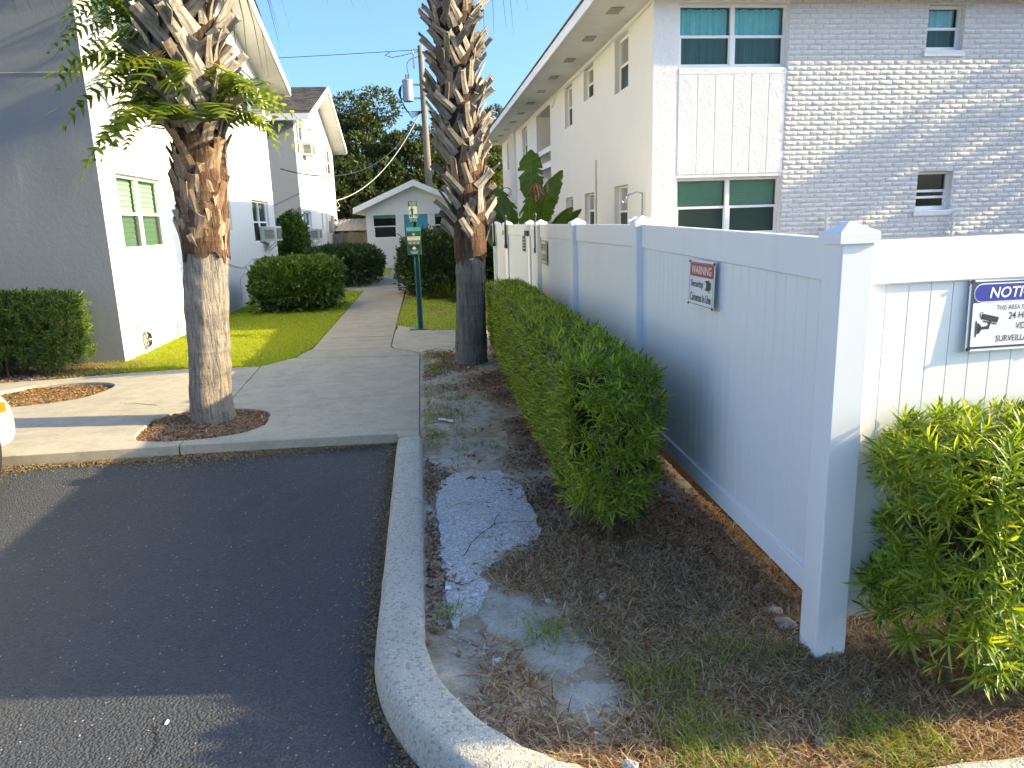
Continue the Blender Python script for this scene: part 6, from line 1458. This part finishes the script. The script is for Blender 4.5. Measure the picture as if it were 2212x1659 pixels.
# ================================================================== utility pole, wires
up = thing('utility_pole', 'weathered wooden utility pole with grey transformer rising behind the cottage', 'utility pole', (.45, 39, 0))
PX, PY = .50, 39.0
def pz(z): return PX+(-.012)*(z-3.5)*0+ (10.2-z)*.010
m = MB(); m.tube([(pz(z), PY, z) for z in (0, 2, 4, 6, 8, 10.25)], [.20, .19, .18, .165, .15, .135], 14); m.build('pole', POLEW, up, smooth=True)
tx, tz = -.22, 7.66
m = MB(); m.lathe((tx, PY, tz), [(.22, 0), (.265, .03), (.265, .92), (.285, .94), (.285, .98), (.24, 1.03), (.08, 1.06)], 20); tf = m.build('transformer', GREYM, up, smooth=False)
for dx in (-.06, .06):
    m = MB(); m.lathe((tx+dx, PY, tz+1.04), [(.035, 0), (.055, .04), (.035, .08), (.055, .12), (.035, .16), (.05, .20), (.02, .26)], 10); m.build('bushing', PINKBR, tf)
m = MB(); m.box(tx+.2, pz(8), PY-.04, PY+.04, tz+.75, tz+.83); m.box(tx+.2, pz(8), PY-.04, PY+.04, tz+.12, tz+.20); m.build('bracket', GREYM, up)
m = MB(); m.tube([(tx+.35, PY-.1, 9.85), (tx+.33, PY-.1, 10.0), (tx+.42, PY-.1, 10.05)], .05, 8); m.box(tx+.30, tx+.40, PY-.15, PY-.05, 9.2, 9.85); m.build('fuse_cutout', GREYM, up)
def wire(pts, r=.014, label=None, name='wire', sag=0, sub=12, mat=CABLE, group=None):
    return cable(name, label, pts, r, mat, 'wire', 5, group, sag, sub)
def catm(pts, n=8):
    P = [Vector(p) for p in pts]; out = []
    for i in range(len(P)-1):
        a, b, c, d = P[max(i-1, 0)], P[i], P[i+1], P[min(i+2, len(P)-1)]
        for q in range(n): t = q/n; out.append(.5*((2*b)+(c-a)*t+(2*a-5*b+4*c-d)*t*t+(3*b-a-3*c+d)*t**3))
    out.append(P[-1]); return out
m = MB(); m.tube(catm([(tx+.06, PY, tz+1.28), (tx+.02, PY-.05, tz+1.7), (tx+.2, PY-.08, tz+1.95), (pz(9.7), PY-.16, 9.75)]), .015, 5)
for k in range(6):
    m.tube(catm([(tx-.3, PY-.05*k, tz+.75), (tx-.36-.02*k, PY-.05*k, tz+.3), (tx-.2+.05*k, PY-.1, tz-.35-.06*k), (tx+.2, PY-.1, tz-.5-.05*k), (pz(7), PY-.12, tz-.45)]), .013, 5)
m.build('drop_wire', CABLE, up)
wire([(pz(10), PY-.1, 10.05), (-40, 39, 9.2)], .015, 'thin overhead wire running left from the pole top', sag=.35, sub=20)
wire([(pz(10), PY-.1, 10.0), (-.4, 39, 9.8), (-.9, 39, 9.72), (-1.25, 39, 9.82), (-1.0, 39, 9.95)], .015, 'looped jumper wire hanging left of the pole top', sub=4)
wire([(pz(7), PY, 7.22), (-30, 41, 7.0)], .012, 'level wire passing behind the trees from the pole', sag=.2, sub=16)
wire([(pz(7), PY, 7.3), (25, 44, 5.5)], .014, 'wire descending right from the pole behind the right palm', sag=.4, sub=16)
def twisted(a, b, sag, label, r=.018):
    a, b = Vector(a), Vector(b); m = MB(); n = 90
    for ph in (0, 2.1, 4.2):
        P = []
        for i in range(n+1):
            t = i/n; p = a.lerp(b, t); p.z -= sag*4*t*(1-t); w = i*1.1+ph; p += Vector((0, math.cos(w), math.sin(w)))*r*1.1; P.append(p)
        m.tube(P, r, 5)
    o = m.build('service_drop_cable', CABLE if 'first' in label else CABLE_W); tag(o, label, 'cable'); return o
twisted((pz(7)-.3, PY-.2, 7.0), (-3.6, 20.9, 3.25), 1.15, 'sagging twisted cable from the pole to the first left building', .011)
twisted((pz(7)-.3, PY-.2, 6.95), (-3.65, 34.6, 2.85), .75, 'twisted cable from the pole to the second left building weatherhead', .013)
cable('loose_wires', 'tangle of loose wires at the second left building cable end', catm([(-3.65, 34.6, 2.85), (-3.5, 34.3, 2.6), (-3.7, 34.2, 2.5), (-3.55, 34.5, 2.4), (-3.8, 34, 2.75), (-3.8, 32.5, 2.9)]), .014, CABLE_W, 'wire')
cable('loose_wires', 'tangle of black wires ending near the right building far wall', catm([(3.3, 30, 3.1), (3.0, 29.5, 2.95), (3.35, 29.2, 2.75), (2.9, 29, 2.7), (3.3, 28.6, 2.95), (3.55, 29, 2.8), (3.1, 29.4, 2.6), (3.5, 28.4, 2.7)]), .014, CABLE, 'wire')

# ================================================================== parked white car, heading for the sidewalk
car = thing('parked_car', 'white car parked nose to the sidewalk at the left edge', 'car', (-3.9, 3.5, 0))
cxm = -3.85; W2 = .90
# sections along Y (front = +Y): y, half width, z bottom, z sill, z shoulder, z hood/roof, half width at top
secs = [(1.05, .62, .42, .50, .72, .80, .50), (1.15, .80, .30, .42, .85, .95, .62), (1.5, .88, .22, .40, .92, 1.02, .68), (2.1, .90, .20, .38, .92, 1.36, .60), (2.9, .90, .20, .38, .90, 1.46, .58), (3.6, .90, .20, .38, .88, 1.40, .57), (4.25, .90, .20, .38, .86, .98, .70), (4.75, .90, .20, .38, .80, .90, .70), (5.15, .89, .18, .34, .70, .82, .66), (5.45, .87, .15, .30, .62, .73, .62), (5.68, .80, .13, .28, .56, .64, .56), (5.80, .66, .15, .28, .50, .57, .46), (5.82, .60, .18, .30, .48, .54, .42)]
V = []; F = []
for y, hw_, zb_, zs, zh, zt, tw in secs:
    pr = [(-hw_*.92, zb_), (-hw_, zs), (-hw_*1.0, (zs+zh)/2), (-hw_*.97, zh), (-tw, zt), (-tw*.4, zt+.03), (tw*.4, zt+.03), (tw, zt), (hw_*.97, zh), (hw_, (zs+zh)/2), (hw_, zs), (hw_*.92, zb_)]
    V += [(cxm+x, y, z) for x, z in pr]
k = 12
F = [(i*k+j, i*k+(j+1) % k, (i+1)*k+(j+1) % k, (i+1)*k+j) for i in range(len(secs)-1) for j in range(k)]+[tuple(range(k)), tuple((len(secs)-1)*k+j for j in range(k))[::-1]]
bm = bmesh.new(); me = bpy.data.meshes.new('body'); me.from_pydata([(x+3.9, y-3.5, z) for x, y, z in V], [], F); bm.from_mesh(me); bmesh.ops.recalc_face_normals(bm, faces=bm.faces[:]); 
bm.to_mesh(me); bm.free(); me.materials.append(CARW); body = link(bpy.data.objects.new('body', me), car); me.polygons.foreach_set('use_smooth', [True]*len(me.polygons))
md = body.modifiers.new('sub', 'SUBSURF'); md.levels = 2; md.render_levels = 2
cut = bpy.data.meshes.new('cut')
for sx_ in (1, -1):
    for wy in (4.84, 2.0):
        xs = cxm+sx_*.80
        m = MB(); m.tube([(xs-sx_*.02, wy, .335), (xs+sx_*.112, wy, .335)], .385, 36); m.build('wheel_arch', BLACKM, body)
        m = MB(); x0 = cxm+sx_*.70; R0 = .325
        prof = [(x0, R0-.02), (x0+sx_*.02, R0), (x0+sx_*.18, R0), (x0+sx_*.215, R0-.02), (x0+sx_*.222, .23)]; nn = 40; Vv = []
        for x, r in prof: Vv += [(x, wy+r*math.cos(2*math.pi*q/nn), .325+r*math.sin(2*math.pi*q/nn)) for q in range(nn)]
        m.add(Vv, [(i*nn+j, i*nn+(j+1) % nn, (i+1)*nn+(j+1) % nn, (i+1)*nn+j) for i in range(4) for j in range(nn)]); wh = m.build('tyre', RUBBER, car, smooth=True)
        m = MB(); xr = x0+sx_*.205; Vv = []
        for x, r in ((x0+sx_*.222, .232), (xr+sx_*.022, .222), (xr, .21), (xr-sx_*.05, .19)): Vv += [(x, wy+r*math.cos(2*math.pi*q/nn), .325+r*math.sin(2*math.pi*q/nn)) for q in range(nn)]
        m.add(Vv, [(i*nn+j, i*nn+(j+1) % nn, (i+1)*nn+(j+1) % nn, (i+1)*nn+j) for i in range(3) for j in range(nn)]+[tuple(3*nn+j for j in range(nn))])
        for q in range(7): a = 2*math.pi*q/7; m.bar((xr+sx_*.012, wy, .325), (xr+sx_*.012, wy+.2*math.cos(a), .325+.2*math.sin(a)), .045, .03)
        m.build('rim', RIMM, wh)
for sx_ in (1, -1):
    m = MB(); X_ = lambda y, o: cxm+sx_*(o+np.interp(y, [5.15, 5.45, 5.68], [.89, .872, .81]))
    m.quad((X_(5.28, .004), 5.28, .52), (X_(5.42, .006), 5.42, .50), (X_(5.42, .004), 5.42, .57), (X_(5.28, .004), 5.28, .60)); m.build('marker_lamp', AMBER, body)
    m = MB(); m.tube([(cxm+sx_*.60, 5.50, .60), (cxm+sx_*.66, 5.59, .57)], [.10, .075], 12); m.build('headlight', LENS, body)
    m = MB(); m.quad((cxm+sx_*.895, 2.2, .94), (cxm+sx_*.895, 4.0, .92), (cxm+sx_*.62, 3.6, 1.36), (cxm+sx_*.64, 2.4, 1.36)); m.build('side_window', GLASS_C, body)
m = MB(); m.quad((cxm-.74, 4.18, 1.0), (cxm+.74, 4.18, 1.0), (cxm+.56, 3.62, 1.40), (cxm-.56, 3.62, 1.40)); m.build('windscreen', GLASS_C, body)

# ================================================================== the neighbour's tree to the east, whose shade falls on the brick wall
tree('slender tree standing east of the brick front beyond the frame', 15.5, 10.5, 7.0, 1.0, 1500, OAK, 31, .5, group='trees east of the pool', lobes=9, leaf=.16, zb=0)
